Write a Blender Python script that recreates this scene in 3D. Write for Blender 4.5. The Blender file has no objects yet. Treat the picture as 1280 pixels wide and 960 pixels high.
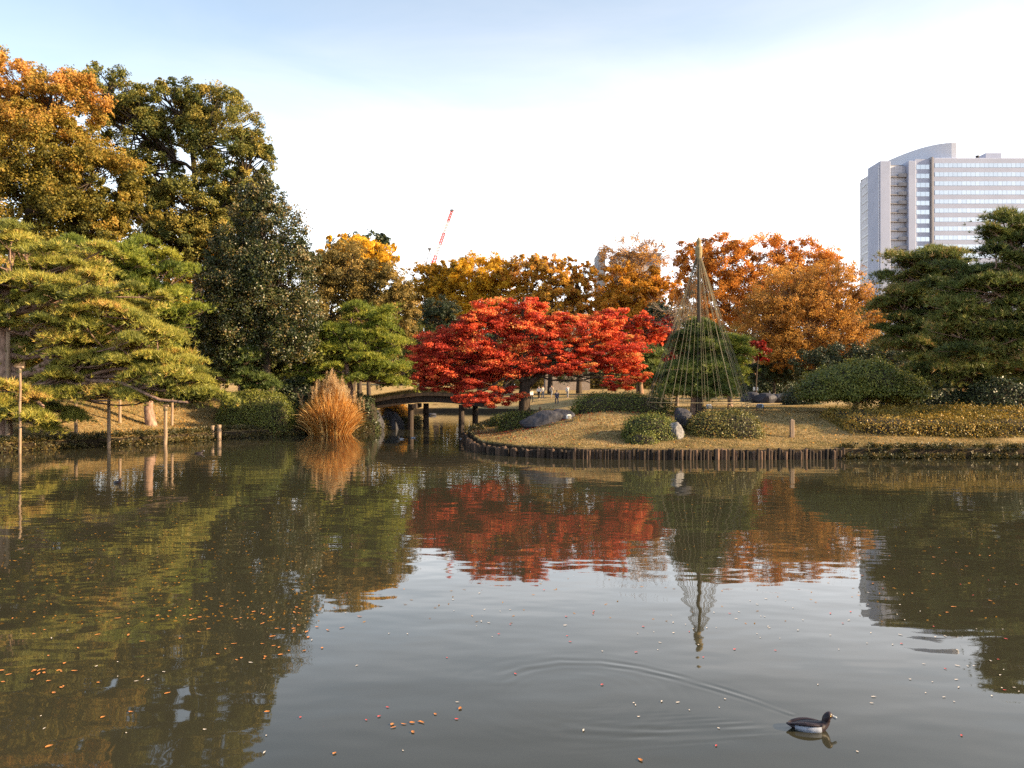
import bpy, math, random
import numpy as np
from mathutils import Vector

R = math.radians
sc = bpy.context.scene
COL = sc.collection
F = 1036.0          # focal length in photo pixels (1280 wide)
CH = 3.3            # eye height above the water
HY = 482.0          # photo row of the horizon

# ------------------------------------------------------------------ camera, light, exposure
cam_d = bpy.data.cameras.new('camera')
cam = bpy.data.objects.new('camera', cam_d)
COL.objects.link(cam)
cam_d.sensor_width = 36
cam_d.lens = 36 * F / 1280
cam_d.clip_end = 6000
cam_d.clip_start = 0.1
cam.location = (0, 0, CH)
cam.rotation_euler = (R(90) + math.atan(2 / F), 0, 0)
sc.camera = cam

SUN_DIR = Vector((0.98, -0.19, 0)).normalized()
SUN_EL = R(21)
world = bpy.data.worlds.new('World')
sc.world = world
world.use_nodes = True
wn, wl = world.node_tree.nodes, world.node_tree.links
wn.clear()
w_out = wn.new('ShaderNodeOutputWorld')
w_bg = wn.new('ShaderNodeBackground')
w_bg.inputs['Strength'].default_value = 0.098
sky = wn.new('ShaderNodeTexSky')
sky.sky_type = 'NISHITA'
sky.sun_disc = False
sky.sun_elevation = SUN_EL
sky.sun_rotation = math.atan2(SUN_DIR.x, SUN_DIR.y)
sky.air_density = 1.0
sky.dust_density = 1.6
sky.ozone_density = 1.0
tc = wn.new('ShaderNodeTexCoord')
sep = wn.new('ShaderNodeSeparateXYZ')
wl.new(tc.outputs['Generated'], sep.inputs[0])
mp = wn.new('ShaderNodeMapping')
mp.inputs['Scale'].default_value = (2.2, 2.2, 9.0)
wl.new(tc.outputs['Generated'], mp.inputs['Vector'])
cn = wn.new('ShaderNodeTexNoise')
cn.inputs['Scale'].default_value = 1.7
cn.inputs['Detail'].default_value = 7
cn.inputs['Roughness'].default_value = 0.55
cn.inputs['Distortion'].default_value = 0.4
wl.new(mp.outputs[0], cn.inputs['Vector'])
cr = wn.new('ShaderNodeMapRange')           # cloud amount from the noise
cr.inputs['From Min'].default_value = 0.30
cr.inputs['From Max'].default_value = 0.72
wl.new(cn.outputs['Fac'], cr.inputs['Value'])
er = wn.new('ShaderNodeMapRange')           # thin cloud sheet, denser low in the sky
er.interpolation_type = 'SMOOTHSTEP'
er.inputs['From Min'].default_value = 0.56
er.inputs['From Max'].default_value = 0.02
er.inputs['To Min'].default_value = 0.26
er.inputs['To Max'].default_value = 1.0
xr = wn.new('ShaderNodeMath'); xr.operation = 'MULTIPLY_ADD'   # whiter sky towards the sun side
wl.new(sep.outputs['X'], xr.inputs[0]); xr.inputs[1].default_value = -0.26
wl.new(sep.outputs['Z'], xr.inputs[2])
wl.new(xr.outputs[0], er.inputs['Value'])
cm = wn.new('ShaderNodeMath'); cm.operation = 'MULTIPLY_ADD'
wl.new(cr.outputs[0], cm.inputs[0])
cm.inputs[1].default_value = 0.18
cm.inputs[2].default_value = 0.78
cm2 = wn.new('ShaderNodeMath'); cm2.operation = 'MULTIPLY'
wl.new(cm.outputs[0], cm2.inputs[0]); wl.new(er.outputs[0], cm2.inputs[1])
ccol = wn.new('ShaderNodeMix'); ccol.data_type = 'RGBA'
wl.new(cr.outputs[0], ccol.inputs['Factor'])
ccol.inputs['A'].default_value = (9.6, 9.9, 10.4, 1)
ccol.inputs['B'].default_value = (11.0, 10.8, 10.9, 1)
wmix = wn.new('ShaderNodeMix'); wmix.data_type = 'RGBA'
wl.new(cm2.outputs[0], wmix.inputs['Factor'])
skt = wn.new('ShaderNodeMix'); skt.data_type = 'RGBA'; skt.blend_type = 'MULTIPLY'; skt.inputs['Factor'].default_value = 1.0
skt.inputs['B'].default_value = (0.95, 1.02, 1.0, 1)
wl.new(sky.outputs[0], skt.inputs['A'])
wl.new(skt.outputs['Result'], wmix.inputs['A'])
lr = wn.new('ShaderNodeMapRange')           # the cloud veil is brightest low over the horizon
lr.interpolation_type = 'SMOOTHSTEP'
lr.inputs['From Min'].default_value = 0.08; lr.inputs['From Max'].default_value = 0.44
lr.inputs['To Min'].default_value = 1.0; lr.inputs['To Max'].default_value = 0.36
wl.new(sep.outputs['Z'], lr.inputs['Value'])
lsc = wn.new('ShaderNodeVectorMath'); lsc.operation = 'SCALE'
wl.new(ccol.outputs['Result'], lsc.inputs[0]); wl.new(lr.outputs[0], lsc.inputs['Scale'])
wl.new(lsc.outputs[0], wmix.inputs['B'])
wl.new(wmix.outputs['Result'], w_bg.inputs['Color'])
wl.new(w_bg.outputs[0], w_out.inputs[0])

sun_d = bpy.data.lights.new('sun', 'SUN')
sun_d.energy = 5.0
sun_d.angle = R(0.6)
sun_d.color = (1.0, 0.73, 0.43)
sun = bpy.data.objects.new('sun', sun_d)
COL.objects.link(sun)
to_sun = Vector((SUN_DIR.x * math.cos(SUN_EL), SUN_DIR.y * math.cos(SUN_EL), math.sin(SUN_EL)))
sun.rotation_euler = to_sun.to_track_quat('Z', 'Y').to_euler()
sun.location = (60, -10, 40)

vs = sc.view_settings
sc.display_settings.display_device = 'sRGB'
vs.view_transform = 'Standard'
vs.look = 'None'
vs.exposure = 1.6
vs.gamma = 1.0
vs.use_curve_mapping = False
sc.cycles.use_denoising = False
sc.cycles.max_bounces = 6
sc.cycles.diffuse_bounces = 3
sc.cycles.glossy_bounces = 3
sc.cycles.transmission_bounces = 3
sc.cycles.sample_clamp_indirect = 6
sc.cycles.caustics_reflective = False
sc.cycles.caustics_refractive = False

# ------------------------------------------------------------------ helpers
def P(px, py, d):
    return np.array(((px - 640) / F * d, d, CH + (HY - py) / F * d))

def X(px, d):
    return (px - 640) / F * d

def Z(py, d):
    return CH + (HY - py) / F * d

def WD(py):                                  # depth of a point of the water surface seen in that row
    return CH * F / (py - HY)

def tag(o, label=None, cat=None, group=None, kind=None):
    if label: o['label'] = label
    if cat: o['category'] = cat
    if group: o['group'] = group
    if kind: o['kind'] = kind
    return o

def empty(name, loc, rz=0):
    o = bpy.data.objects.new(name, None)
    o.empty_display_size = 0.3
    COL.objects.link(o)
    o.location = loc
    o.rotation_euler = (0, 0, rz)
    return o

class MB:
    def __init__(s):
        s.v = []; s.f = []; s.t = []; s.m = []; s.n = 0
    def add(s, v, f, tint=0.5, mi=0):
        v = np.asarray(v, dtype=np.float64).reshape(-1, 3)
        f = np.asarray(f, dtype=np.int64)
        if f.ndim == 1: f = f.reshape(1, -1)
        s.v.append(v); s.f.append(f + s.n)
        s.t.append(np.broadcast_to(np.asarray(tint, dtype=np.float64), (len(f),)))
        s.m.append(np.full(len(f), mi))
        s.n += len(v)
        return s
    def build(s, name, mats, parent=None, origin=(0, 0, 0), smooth=False):
        me = bpy.data.meshes.new(name)
        v = np.concatenate(s.v) - np.asarray(origin)
        idx = np.concatenate([f.ravel() for f in s.f]).astype(np.int32)
        tot = np.concatenate([np.full(len(f), f.shape[1]) for f in s.f]).astype(np.int32)
        start = np.concatenate(([0], np.cumsum(tot)[:-1])).astype(np.int32)
        me.vertices.add(len(v)); me.vertices.foreach_set('co', v.ravel().astype(np.float32))
        me.loops.add(len(idx)); me.loops.foreach_set('vertex_index', idx)
        me.polygons.add(len(tot)); me.polygons.foreach_set('loop_start', start)
        try: me.polygons.foreach_set('loop_total', tot)
        except Exception: pass
        me.polygons.foreach_set('material_index', np.concatenate(s.m).astype(np.int32))
        me.update(calc_edges=True)
        if smooth: me.polygons.foreach_set('use_smooth', np.ones(len(tot), dtype=bool))
        else: me.polygons.foreach_set('use_smooth', np.zeros(len(tot), dtype=bool))
        at = me.attributes.new('tint', 'FLOAT', 'FACE')
        at.data.foreach_set('value', np.concatenate(s.t).astype(np.float32))
        for m in (mats if isinstance(mats, (list, tuple)) else [mats]): me.materials.append(m)
        o = bpy.data.objects.new(name, me)
        COL.objects.link(o)
        if parent is not None: o.parent = parent
        else: o.location = origin
        return o

def frames(pts):
    T = np.gradient(pts, axis=0)
    T /= np.linalg.norm(T, axis=1)[:, None] + 1e-9
    k = np.argmin(np.abs(T).max(axis=0))
    ref = np.zeros(3); ref[k] = 1
    U = np.cross(T, ref); U /= np.linalg.norm(U, axis=1)[:, None] + 1e-9
    V = np.cross(T, U)
    return T, U, V

def tube(mb, pts, rad, sides=6, tint=0.5, mi=0, cap=False, flat=1.0):
    pts = np.asarray(pts, dtype=float)
    n = len(pts)
    rad = np.broadcast_to(np.asarray(rad, dtype=float), (n,))
    T, U, V = frames(pts)
    a = np.arange(sides) / sides * 2 * math.pi
    ring = pts[:, None, :] + rad[:, None, None] * (np.cos(a)[None, :, None] * U[:, None, :] + flat * np.sin(a)[None, :, None] * V[:, None, :])
    v = ring.reshape(-1, 3)
    i = np.arange(n - 1)[:, None] * sides; j = np.arange(sides)[None, :]; j2 = (j + 1) % sides
    f = np.stack([i + j, i + j2, i + sides + j2, i + sides + j], -1).reshape(-1, 4)
    mb.add(v, f, tint, mi)
    if cap:
        off = mb.n - len(v)
        for ring_i, rev in ((0, True), (n - 1, False)):
            ids = np.arange(sides) + ring_i * sides
            if not rev: ids = ids[::-1]
            mb.f.append((ids + off).reshape(1, -1)); mb.t.append(np.full(1, 0.5) if np.ndim(tint) else np.full(1, tint)); mb.m.append(np.full(1, mi))
    return mb

def box(mb, c, s, rz=0.0, tint=0.5, mi=0, bev=0.0):
    hx, hy, hz = s[0] / 2, s[1] / 2, s[2] / 2
    if bev > 0:
        b = min(bev, hx * .9, hy * .9, hz * .9)
        vs_ = []
        for zz, ins in ((-hz, b), (-hz + b, 0), (hz - b, 0), (hz, b)):
            x0, y0 = hx - ins, hy - ins
            vs_ += [(-x0 + b, -y0, zz), (x0 - b, -y0, zz), (x0, -y0 + b, zz), (x0, y0 - b, zz), (x0 - b, y0, zz), (-x0 + b, y0, zz), (-x0, y0 - b, zz), (-x0, -y0 + b, zz)]
        v = np.array(vs_, dtype=float)
        f = []
        for k in range(3):
            for j in range(8):
                f.append((k * 8 + j, k * 8 + (j + 1) % 8, k * 8 + 8 + (j + 1) % 8, k * 8 + 8 + j))
        caps = [tuple(range(7, -1, -1)), tuple(range(24, 32))]
    else:
        v = np.array([(x, y, z) for z in (-hz, hz) for x, y in ((-hx, -hy), (hx, -hy), (hx, hy), (-hx, hy))], dtype=float)
        f = [(0, 3, 2, 1), (4, 5, 6, 7), (0, 1, 5, 4), (1, 2, 6, 5), (2, 3, 7, 6), (3, 0, 4, 7)]
        caps = []
    cz, sz = math.cos(rz), math.sin(rz)
    v = np.stack([v[:, 0] * cz - v[:, 1] * sz, v[:, 0] * sz + v[:, 1] * cz, v[:, 2]], -1) + np.asarray(c)
    n0 = mb.n
    mb.add(v, f, tint, mi)
    for cface in caps:
        mb.f.append((np.array(cface) + n0).reshape(1, -1)); mb.t.append(np.full(1, tint)); mb.m.append(np.full(1, mi))
    return mb

def bez(p0, p1, p2, n=6):
    t = np.linspace(0, 1, n)[:, None]
    return (1 - t) ** 2 * np.asarray(p0) + 2 * t * (1 - t) * np.asarray(p1) + t ** 2 * np.asarray(p2)

def unit(v):
    return v / (np.linalg.norm(v, axis=-1, keepdims=True) + 1e-9)

def rdirs(rng, n):
    return unit(rng.normal(size=(n, 3)))

# ------------------------------------------------------------------ materials
def newmat(name):
    m = bpy.data.materials.new(name)
    m.use_nodes = True
    nt = m.node_tree
    b = nt.nodes['Principled BSDF']
    return m, nt.nodes, nt.links, b

def ramp(nodes, stops):
    r = nodes.new('ShaderNodeValToRGB')
    el = r.color_ramp.elements
    while len(el) > 1: el.remove(el[0])
    el[0].position = stops[0][0]; el[0].color = (*stops[0][1], 1)
    for p, c in stops[1:]:
        e = el.new(p); e.color = (*c, 1)
    return r

def leaf_mat(name, stops, rough=0.55, trans=0.3, spec=0.3):
    m, n, l, b = newmat(name)
    a = n.new('ShaderNodeAttribute'); a.attribute_name = 'tint'
    r = ramp(n, stops)
    l.new(a.outputs['Fac'], r.inputs[0])
    l.new(r.outputs[0], b.inputs['Base Color'])
    b.inputs['Roughness'].default_value = rough
    b.inputs['Specular IOR Level'].default_value = spec
    t = n.new('ShaderNodeBsdfTranslucent')
    l.new(r.outputs[0], t.inputs['Color'])
    mx = n.new('ShaderNodeMixShader'); mx.inputs[0].default_value = trans
    l.new(b.outputs[0], mx.inputs[1]); l.new(t.outputs[0], mx.inputs[2])
    l.new(mx.outputs[0], n['Material Output'].inputs[0])
    return m

def noise_mat(name, stops, scale=6.0, rough=0.85, bump=0.3, bdist=0.02, stretch=(1, 1, 1), detail=6, spec=0.3, tint=False):
    m, n, l, b = newmat(name)
    c = n.new('ShaderNodeTexCoord'); mp_ = n.new('ShaderNodeMapping')
    mp_.inputs['Scale'].default_value = stretch
    l.new(c.outputs['Object'], mp_.inputs[0])
    t = n.new('ShaderNodeTexNoise'); t.inputs['Scale'].default_value = scale; t.inputs['Detail'].default_value = detail
    t.inputs['Roughness'].default_value = 0.6
    l.new(mp_.outputs[0], t.inputs['Vector'])
    r = ramp(n, stops)
    if tint:
        a = n.new('ShaderNodeAttribute'); a.attribute_name = 'tint'
        ma = n.new('ShaderNodeMath'); ma.operation = 'MULTIPLY_ADD'; ma.inputs[1].default_value = 0.6; ma.inputs[2].default_value = -0.3
        l.new(a.outputs['Fac'], ma.inputs[0])
        ad = n.new('ShaderNodeMath'); l.new(t.outputs['Fac'], ad.inputs[0]); l.new(ma.outputs[0], ad.inputs[1])
        l.new(ad.outputs[0], r.inputs[0])
    else:
        l.new(t.outputs['Fac'], r.inputs[0])
    l.new(r.outputs[0], b.inputs['Base Color'])
    b.inputs['Roughness'].default_value = rough
    b.inputs['Specular IOR Level'].default_value = spec
    if bump > 0:
        bp = n.new('ShaderNodeBump'); bp.inputs['Strength'].default_value = bump; bp.inputs['Distance'].default_value = bdist
        l.new(t.outputs['Fac'], bp.inputs['Height']); l.new(bp.outputs[0], b.inputs['Normal'])
    return m

def sc3(c, k): return tuple(min(1.0, x * k) for x in c)

M = {}
M['bark_dark'] = noise_mat('bark_dark', [(0.3, (0.022, 0.016, 0.012)), (0.7, (0.085, 0.062, 0.045))], 5, 0.9, 0.8, 0.04, (1, 1, 0.25))
M['bark_pine'] = noise_mat('bark_pine', [(0.3, (0.10, 0.06, 0.042)), (0.7, (0.38, 0.25, 0.19))], 6, 0.9, 0.8, 0.04, (1, 1, 0.4))
M['bark_grey'] = noise_mat('bark_grey', [(0.3, (0.10, 0.075, 0.055)), (0.7, (0.26, 0.20, 0.15))], 6, 0.9, 0.6, 0.03, (1, 1, 0.3))
M['bark_pale'] = noise_mat('bark_pale', [(0.3, (0.36, 0.31, 0.26)), (0.7, (0.62, 0.56, 0.48))], 6, 0.9, 0.5, 0.03, (1, 1, 0.3))
M['bark_twig'] = noise_mat('bark_twig', [(0.3, (0.13, 0.075, 0.045)), (0.7, (0.28, 0.17, 0.10))], 6, 0.9, 0.3, 0.03, (1, 1, 0.3))
M['wood'] = noise_mat('weathered_wood', [(0.3, (0.16, 0.11, 0.075)), (0.7, (0.36, 0.26, 0.18))], 9, 0.85, 0.6, 0.015, (1, 1, 0.12))
M['wood_dark'] = noise_mat('dark_wet_wood', [(0.3, (0.018, 0.013, 0.010)), (0.7, (0.065, 0.045, 0.034))], 9, 0.75, 0.6, 0.015, (1, 1, 0.12))
M['stake'] = noise_mat('stake_wood', [(0.3, (0.014, 0.010, 0.008)), (0.6, (0.05, 0.032, 0.022)), (1.0, (0.20, 0.12, 0.08))], 9, 0.85, 0.6, 0.015, (1, 1, 0.2), tint=True)
M['rock'] = noise_mat('grey_rock', [(0.3, (0.05, 0.05, 0.053)), (0.7, (0.25, 0.245, 0.25))], 3, 0.85, 0.9, 0.06)
M['rock_dark'] = noise_mat('dark_rock', [(0.3, (0.015, 0.015, 0.02)), (0.7, (0.055, 0.055, 0.068))], 3, 0.7, 0.9, 0.06)
M['twigs'] = noise_mat('inner_twigs', [(0.3, (0.015, 0.012, 0.008)), (0.7, (0.045, 0.036, 0.022))], 9, 0.95, 0.6, 0.03)
M['straw'] = noise_mat('straw_rope', [(0.3, (0.16, 0.12, 0.06)), (0.7, (0.34, 0.27, 0.15))], 20, 0.9, 0.5, 0.01)
M['rope'] = noise_mat('rope', [(0.3, (0.10, 0.09, 0.062)), (0.7, (0.19, 0.168, 0.115))], 20, 0.9, 0.2, 0.004)

M['tan_oak'] = leaf_mat('tan_oak_leaves', [(0.0, (0.084, 0.0855, 0.0198)), (0.35, (0.2101, 0.1726, 0.0277)), (0.6, (0.3641, 0.2466, 0.0436)), (1.0, (0.5603, 0.2795, 0.0693))], 0.55, 0.4, 0.25)
M['camphor'] = leaf_mat('camphor_leaves', [(0.0, (0.0491, 0.0693, 0.0193)), (0.5, (0.1671, 0.1663, 0.0343)), (1.0, (0.3787, 0.2772, 0.0601))], 0.55, 0.3, 0.25)
M['yellow'] = leaf_mat('yellow_leaves', [(0.0, (0.258, 0.1546, 0.0207)), (0.5, (0.6774, 0.3864, 0.0266)), (1.0, (0.85, 0.5719, 0.0443))], 0.55, 0.45, 0.25)
M['magnolia'] = leaf_mat('magnolia_leaves', [(0.0, (0.018, 0.030, 0.010)), (0.55, (0.050, 0.064, 0.018)), (0.85, (0.095, 0.090, 0.028)), (1.0, (0.18, 0.13, 0.05))], 0.40, 0.12, 0.45)
M['brown_green'] = leaf_mat('brown_green_leaves', [(0.0, (0.0594, 0.0515, 0.0178)), (0.5, (0.198, 0.1485, 0.0396)), (1.0, (0.396, 0.2574, 0.0693))], 0.55, 0.3, 0.25)
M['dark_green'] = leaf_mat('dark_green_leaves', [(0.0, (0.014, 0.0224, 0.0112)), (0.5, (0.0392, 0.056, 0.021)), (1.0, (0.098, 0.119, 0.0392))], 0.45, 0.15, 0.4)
M['orange'] = leaf_mat('orange_leaves', [(0.0, (0.2125, 0.0933, 0.0259)), (0.5, (0.5951, 0.241, 0.0371)), (1.0, (0.85, 0.3888, 0.0742))], 0.55, 0.45, 0.25)
M['gold'] = leaf_mat('gold_leaves', [(0.0, (0.2125, 0.1063, 0.017)), (0.5, (0.5384, 0.2692, 0.0227)), (1.0, (0.7934, 0.3683, 0.0567))], 0.55, 0.45, 0.25)
M['rust'] = leaf_mat('rust_leaves', [(0.0, (0.1785, 0.0936, 0.0306)), (0.5, (0.5059, 0.2464, 0.0442)), (1.0, (0.7735, 0.425, 0.102))], 0.55, 0.45, 0.25)
M['sparse'] = leaf_mat('thinning_leaves', [(0.0, (0.2318, 0.1159, 0.0309)), (0.5, (0.6569, 0.3864, 0.0463)), (1.0, (0.85, 0.425, 0.1159))], 0.55, 0.45, 0.25)
M['maple'] = leaf_mat('red_maple_leaves', [(0.0, (0.22, 0.0224, 0.0166)), (0.3, (0.506, 0.0503, 0.0261)), (0.65, (0.748, 0.123, 0.0475)), (0.9, (0.836, 0.246, 0.0713)), (1.0, (0.682, 0.3354, 0.095))], 0.5, 0.42, 0.25)
M['maple_dark'] = leaf_mat('deep_red_maple_leaves', [(0.0, (0.072, 0.0048, 0.0049)), (0.5, (0.204, 0.012, 0.0084)), (1.0, (0.33, 0.042, 0.014))], 0.5, 0.35, 0.3)
M['pine_lit'] = leaf_mat('pine_needles_light', [(0.0, (0.0742, 0.0951, 0.02)), (0.5, (0.2831, 0.2799, 0.0486)), (0.85, (0.4451, 0.3778, 0.0715)), (1.0, (0.4854, 0.3079, 0.0858))], 0.5, 0.25, 0.35)
M['pine_yg'] = leaf_mat('pine_needles_yellow_green', [(0.0, (0.0517, 0.0813, 0.0144)), (0.5, (0.1955, 0.2375, 0.0288)), (1.0, (0.368, 0.35, 0.048))], 0.5, 0.25, 0.35)
M['pine_mid'] = leaf_mat('pine_needles_green', [(0.0, (0.0353, 0.0585, 0.0168)), (0.5, (0.1071, 0.1463, 0.0336)), (1.0, (0.2268, 0.2527, 0.056))], 0.5, 0.2, 0.35)
M['pine_dark'] = leaf_mat('pine_needles_dark', [(0.0, (0.0436, 0.0629, 0.0167)), (0.5, (0.1289, 0.1574, 0.0334)), (0.9, (0.2579, 0.2407, 0.0557)), (1.0, (0.4364, 0.2777, 0.1113))], 0.5, 0.2, 0.35)
M['hedge'] = leaf_mat('hedge_leaves', [(0.0, (0.039, 0.0468, 0.013)), (0.5, (0.1105, 0.1105, 0.026)), (0.85, (0.26, 0.208, 0.0455)), (1.0, (0.39, 0.221, 0.065))], 0.5, 0.2, 0.35)
M['hedge_gold'] = leaf_mat('hedge_leaves_gold', [(0.0, (0.0675, 0.0585, 0.0132)), (0.5, (0.2295, 0.169, 0.0286)), (1.0, (0.54, 0.312, 0.055))], 0.5, 0.25, 0.35)
M['azalea'] = leaf_mat('shrub_leaves_green', [(0.0, (0.0371, 0.0505, 0.0121)), (0.5, (0.1046, 0.1263, 0.0219)), (1.0, (0.2531, 0.2376, 0.0426))], 0.5, 0.2, 0.35)
M['pampas'] = leaf_mat('pampas_blades', [(0.0, (0.253, 0.0938, 0.0216)), (0.5, (0.598, 0.2875, 0.06)), (1.0, (0.759, 0.55, 0.24))], 0.6, 0.35, 0.3)
M['plume'] = leaf_mat('pampas_plumes', [(0.0, (0.42, 0.27, 0.13)), (1.0, (0.66, 0.50, 0.30))], 0.7, 0.4, 0.2)
M['bankplant'] = leaf_mat('bank_plant_leaves', [(0.0, (0.016, 0.020, 0.007)), (0.5, (0.065, 0.062, 0.016)), (0.8, (0.14, 0.10, 0.028)), (1.0, (0.26, 0.17, 0.06))], 0.5, 0.2, 0.5)
M['drygrass'] = leaf_mat('dry_grass_blades', [(0.0, (0.10, 0.068, 0.035)), (0.3, (0.17, 0.15, 0.055)), (0.5, (0.29, 0.215, 0.09)), (0.75, (0.40, 0.29, 0.14)), (1.0, (0.48, 0.37, 0.20))], 0.7, 0.3, 0.2)

# ------------------------------------------------------------------ pond outline and ground height
POND = np.array([(-75, 4), (-75, 30), (-50, 35), (-32, 38.6), (-25.1, 40.7), (-23.9, 42.7), (-22.2, 45), (-20.2, 47.5), (-18.2, 51), (-16, 53.4), (-14.05, 56),
                 (-11.6, 57), (-10.4, 58.5), (-9.7, 62), (-8.2, 64.5), (-7.6, 69), (-13, 76), (-19, 88), (-19, 98), (-11, 104), (0, 102), (3, 96), (2, 86), (-0.4, 77),
                 (-1.7, 66), (-2.3, 58), (-2.75, 51.8), (-2.2, 46.2), (-1.63, 42.2), (0, 39.3), (2.9, 37.6), (7.5, 37), (11.1, 37.2), (14.9, 37.6), (23.2, 37.6), (40, 36.5), (75, 33), (75, 4)], dtype=float)

def shore_dist(p):                           # > 0 on land, < 0 on the water
    p = np.asarray(p, dtype=float).reshape(-1, 2)
    a = POND; b = np.roll(POND, -1, axis=0)
    best = np.full(len(p), 1e9)
    inside = np.zeros(len(p), dtype=bool)
    for (ax, ay), (bx, by) in zip(a, b):
        ex, ey = bx - ax, by - ay
        t = np.clip(((p[:, 0] - ax) * ex + (p[:, 1] - ay) * ey) / (ex * ex + ey * ey), 0, 1)
        best = np.minimum(best, np.hypot(p[:, 0] - ax - t * ex, p[:, 1] - ay - t * ey))
        if ay != by:
            cond = ((ay > p[:, 1]) != (by > p[:, 1])) & (p[:, 0] < ex * (p[:, 1] - ay) / (by - ay) + ax)
            inside ^= cond
    return np.where(inside, -best, best)

def height(p):
    p = np.asarray(p, dtype=float).reshape(-1, 2)
    s = shore_dist(p)
    t = np.clip(s / 9, 0, 1)
    z = 0.46 + 1.25 * t * t * (3 - 2 * t) + 0.011 * np.clip(s - 9, 0, 120)
    z += 0.35 * np.exp(-((p[:, 0] - 3.0) ** 2 + (p[:, 1] - 44.5) ** 2) / 12.0)
    z += 0.05 * np.sin(p[:, 0] * 0.7 + 1.3) * np.sin(p[:, 1] * 0.5) * np.clip(s, 0, 1)
    z += np.where(p[:, 0] < -11, 1.5 * np.clip((s - 4) / 12, 0, 1) ** 1.2 * np.clip((-11 - p[:, 0]) / 4, 0, 1), 0)
    zin = 0.46 + np.clip(s / 0.3, -1, 0) * 1.5
    return np.where(s < 0, zin, z)

def gz(x, y):
    return float(height([(x, y)])[0])

def axis(lo, fine_lo, fine_hi, hi, step, g=1.25):
    m_ = list(np.arange(fine_lo, fine_hi + 1e-6, step))
    s = step; x = fine_hi
    while x < hi: s *= g; x += s; m_.append(x)
    s = step; x = fine_lo
    while x > lo: s *= g; x -= s; m_.insert(0, x)
    return np.array(m_)

def grid(xs, ys, zf):
    gx, gy = np.meshgrid(xs, ys)
    z = zf(np.stack([gx.ravel(), gy.ravel()], -1))
    v = np.stack([gx.ravel(), gy.ravel(), z], -1)
    nx, ny = len(xs), len(ys)
    i = np.arange(ny - 1)[:, None] * nx + np.arange(nx - 1)[None, :]
    f = np.stack([i, i + 1, i + nx + 1, i + nx], -1).reshape(-1, 4)
    return v, f

# ground
m, n, l, b = newmat('lawn_ground')
c = n.new('ShaderNodeTexCoord')
t1 = n.new('ShaderNodeTexNoise'); t1.inputs['Scale'].default_value = 0.22; t1.inputs['Detail'].default_value = 8; t1.inputs['Roughness'].default_value = 0.65
t2 = n.new('ShaderNodeTexNoise'); t2.inputs['Scale'].default_value = 7; t2.inputs['Detail'].default_value = 6; t2.inputs['Roughness'].default_value = 0.75
l.new(c.outputs['Object'], t1.inputs['Vector']); l.new(c.outputs['Object'], t2.inputs['Vector'])
mixn = n.new('ShaderNodeMath'); mixn.operation = 'MULTIPLY_ADD'; mixn.inputs[1].default_value = 0.55
l.new(t2.outputs['Fac'], mixn.inputs[0])
hf = n.new('ShaderNodeMath'); hf.operation = 'MULTIPLY'; hf.inputs[1].default_value = 0.45
l.new(t1.outputs['Fac'], hf.inputs[0]); l.new(hf.outputs[0], mixn.inputs[2])
r = ramp(n, [(0.30, (0.13, 0.10, 0.045)), (0.44, (0.25, 0.18, 0.085)), (0.56, (0.36, 0.26, 0.13)), (0.72, (0.46, 0.34, 0.19))])
l.new(mixn.outputs[0], r.inputs[0])
t3 = n.new('ShaderNodeTexNoise'); t3.inputs['Scale'].default_value = 0.55; t3.inputs['Detail'].default_value = 9; t3.inputs['Roughness'].default_value = 0.7; t3.inputs['Distortion'].default_value = 0.6
l.new(c.outputs['Object'], t3.inputs['Vector'])
r3 = ramp(n, [(0.34, (0.42, 0.34, 0.26)), (0.47, (0.95, 0.95, 0.9)), (0.55, (1, 1, 1)), (0.68, (0.72, 0.86, 0.55))])
l.new(t3.outputs['Fac'], r3.inputs[0])
wm = n.new('ShaderNodeMix'); wm.data_type = 'RGBA'; wm.blend_type = 'MULTIPLY'; wm.inputs['Factor'].default_value = 1.0
l.new(r.outputs[0], wm.inputs['A']); l.new(r3.outputs[0], wm.inputs['B'])
sz_ = n.new('ShaderNodeSeparateXYZ'); l.new(c.outputs['Object'], sz_.inputs[0])
wr = n.new('ShaderNodeMapRange'); wr.inputs['From Min'].default_value = 0.40; wr.inputs['From Max'].default_value = 0.50
l.new(sz_.outputs['Z'], wr.inputs['Value'])
soil = n.new('ShaderNodeMix'); soil.data_type = 'RGBA'; soil.inputs['A'].default_value = (0.030, 0.022, 0.014, 1)
l.new(wr.outputs[0], soil.inputs['Factor']); l.new(wm.outputs['Result'], soil.inputs['B'])
l.new(soil.outputs['Result'], b.inputs['Base Color'])
b.inputs['Roughness'].default_value = 0.95; b.inputs['Specular IOR Level'].default_value = 0.1
bp = n.new('ShaderNodeBump'); bp.inputs['Strength'].default_value = 0.9; bp.inputs['Distance'].default_value = 0.06
l.new(t2.outputs['Fac'], bp.inputs['Height']); l.new(bp.outputs[0], b.inputs['Normal'])
M['lawn'] = m
xs = axis(-3500, -36, 32, 3500, 0.3, 1.18)
ys = np.concatenate([axis(-3000, -4, 34, 34, 1.0, 1.3)[:-1], np.arange(34, 48, 0.2), np.arange(48, 72, 0.3), axis(72, 72, 134, 4500, 0.9, 1.22)])
ys = np.unique(np.round(ys, 3))
gb = MB(); gb.add(*grid(xs, ys, height))
tag(gb.build('ground', M['lawn'], smooth=True), kind='structure')

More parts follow.
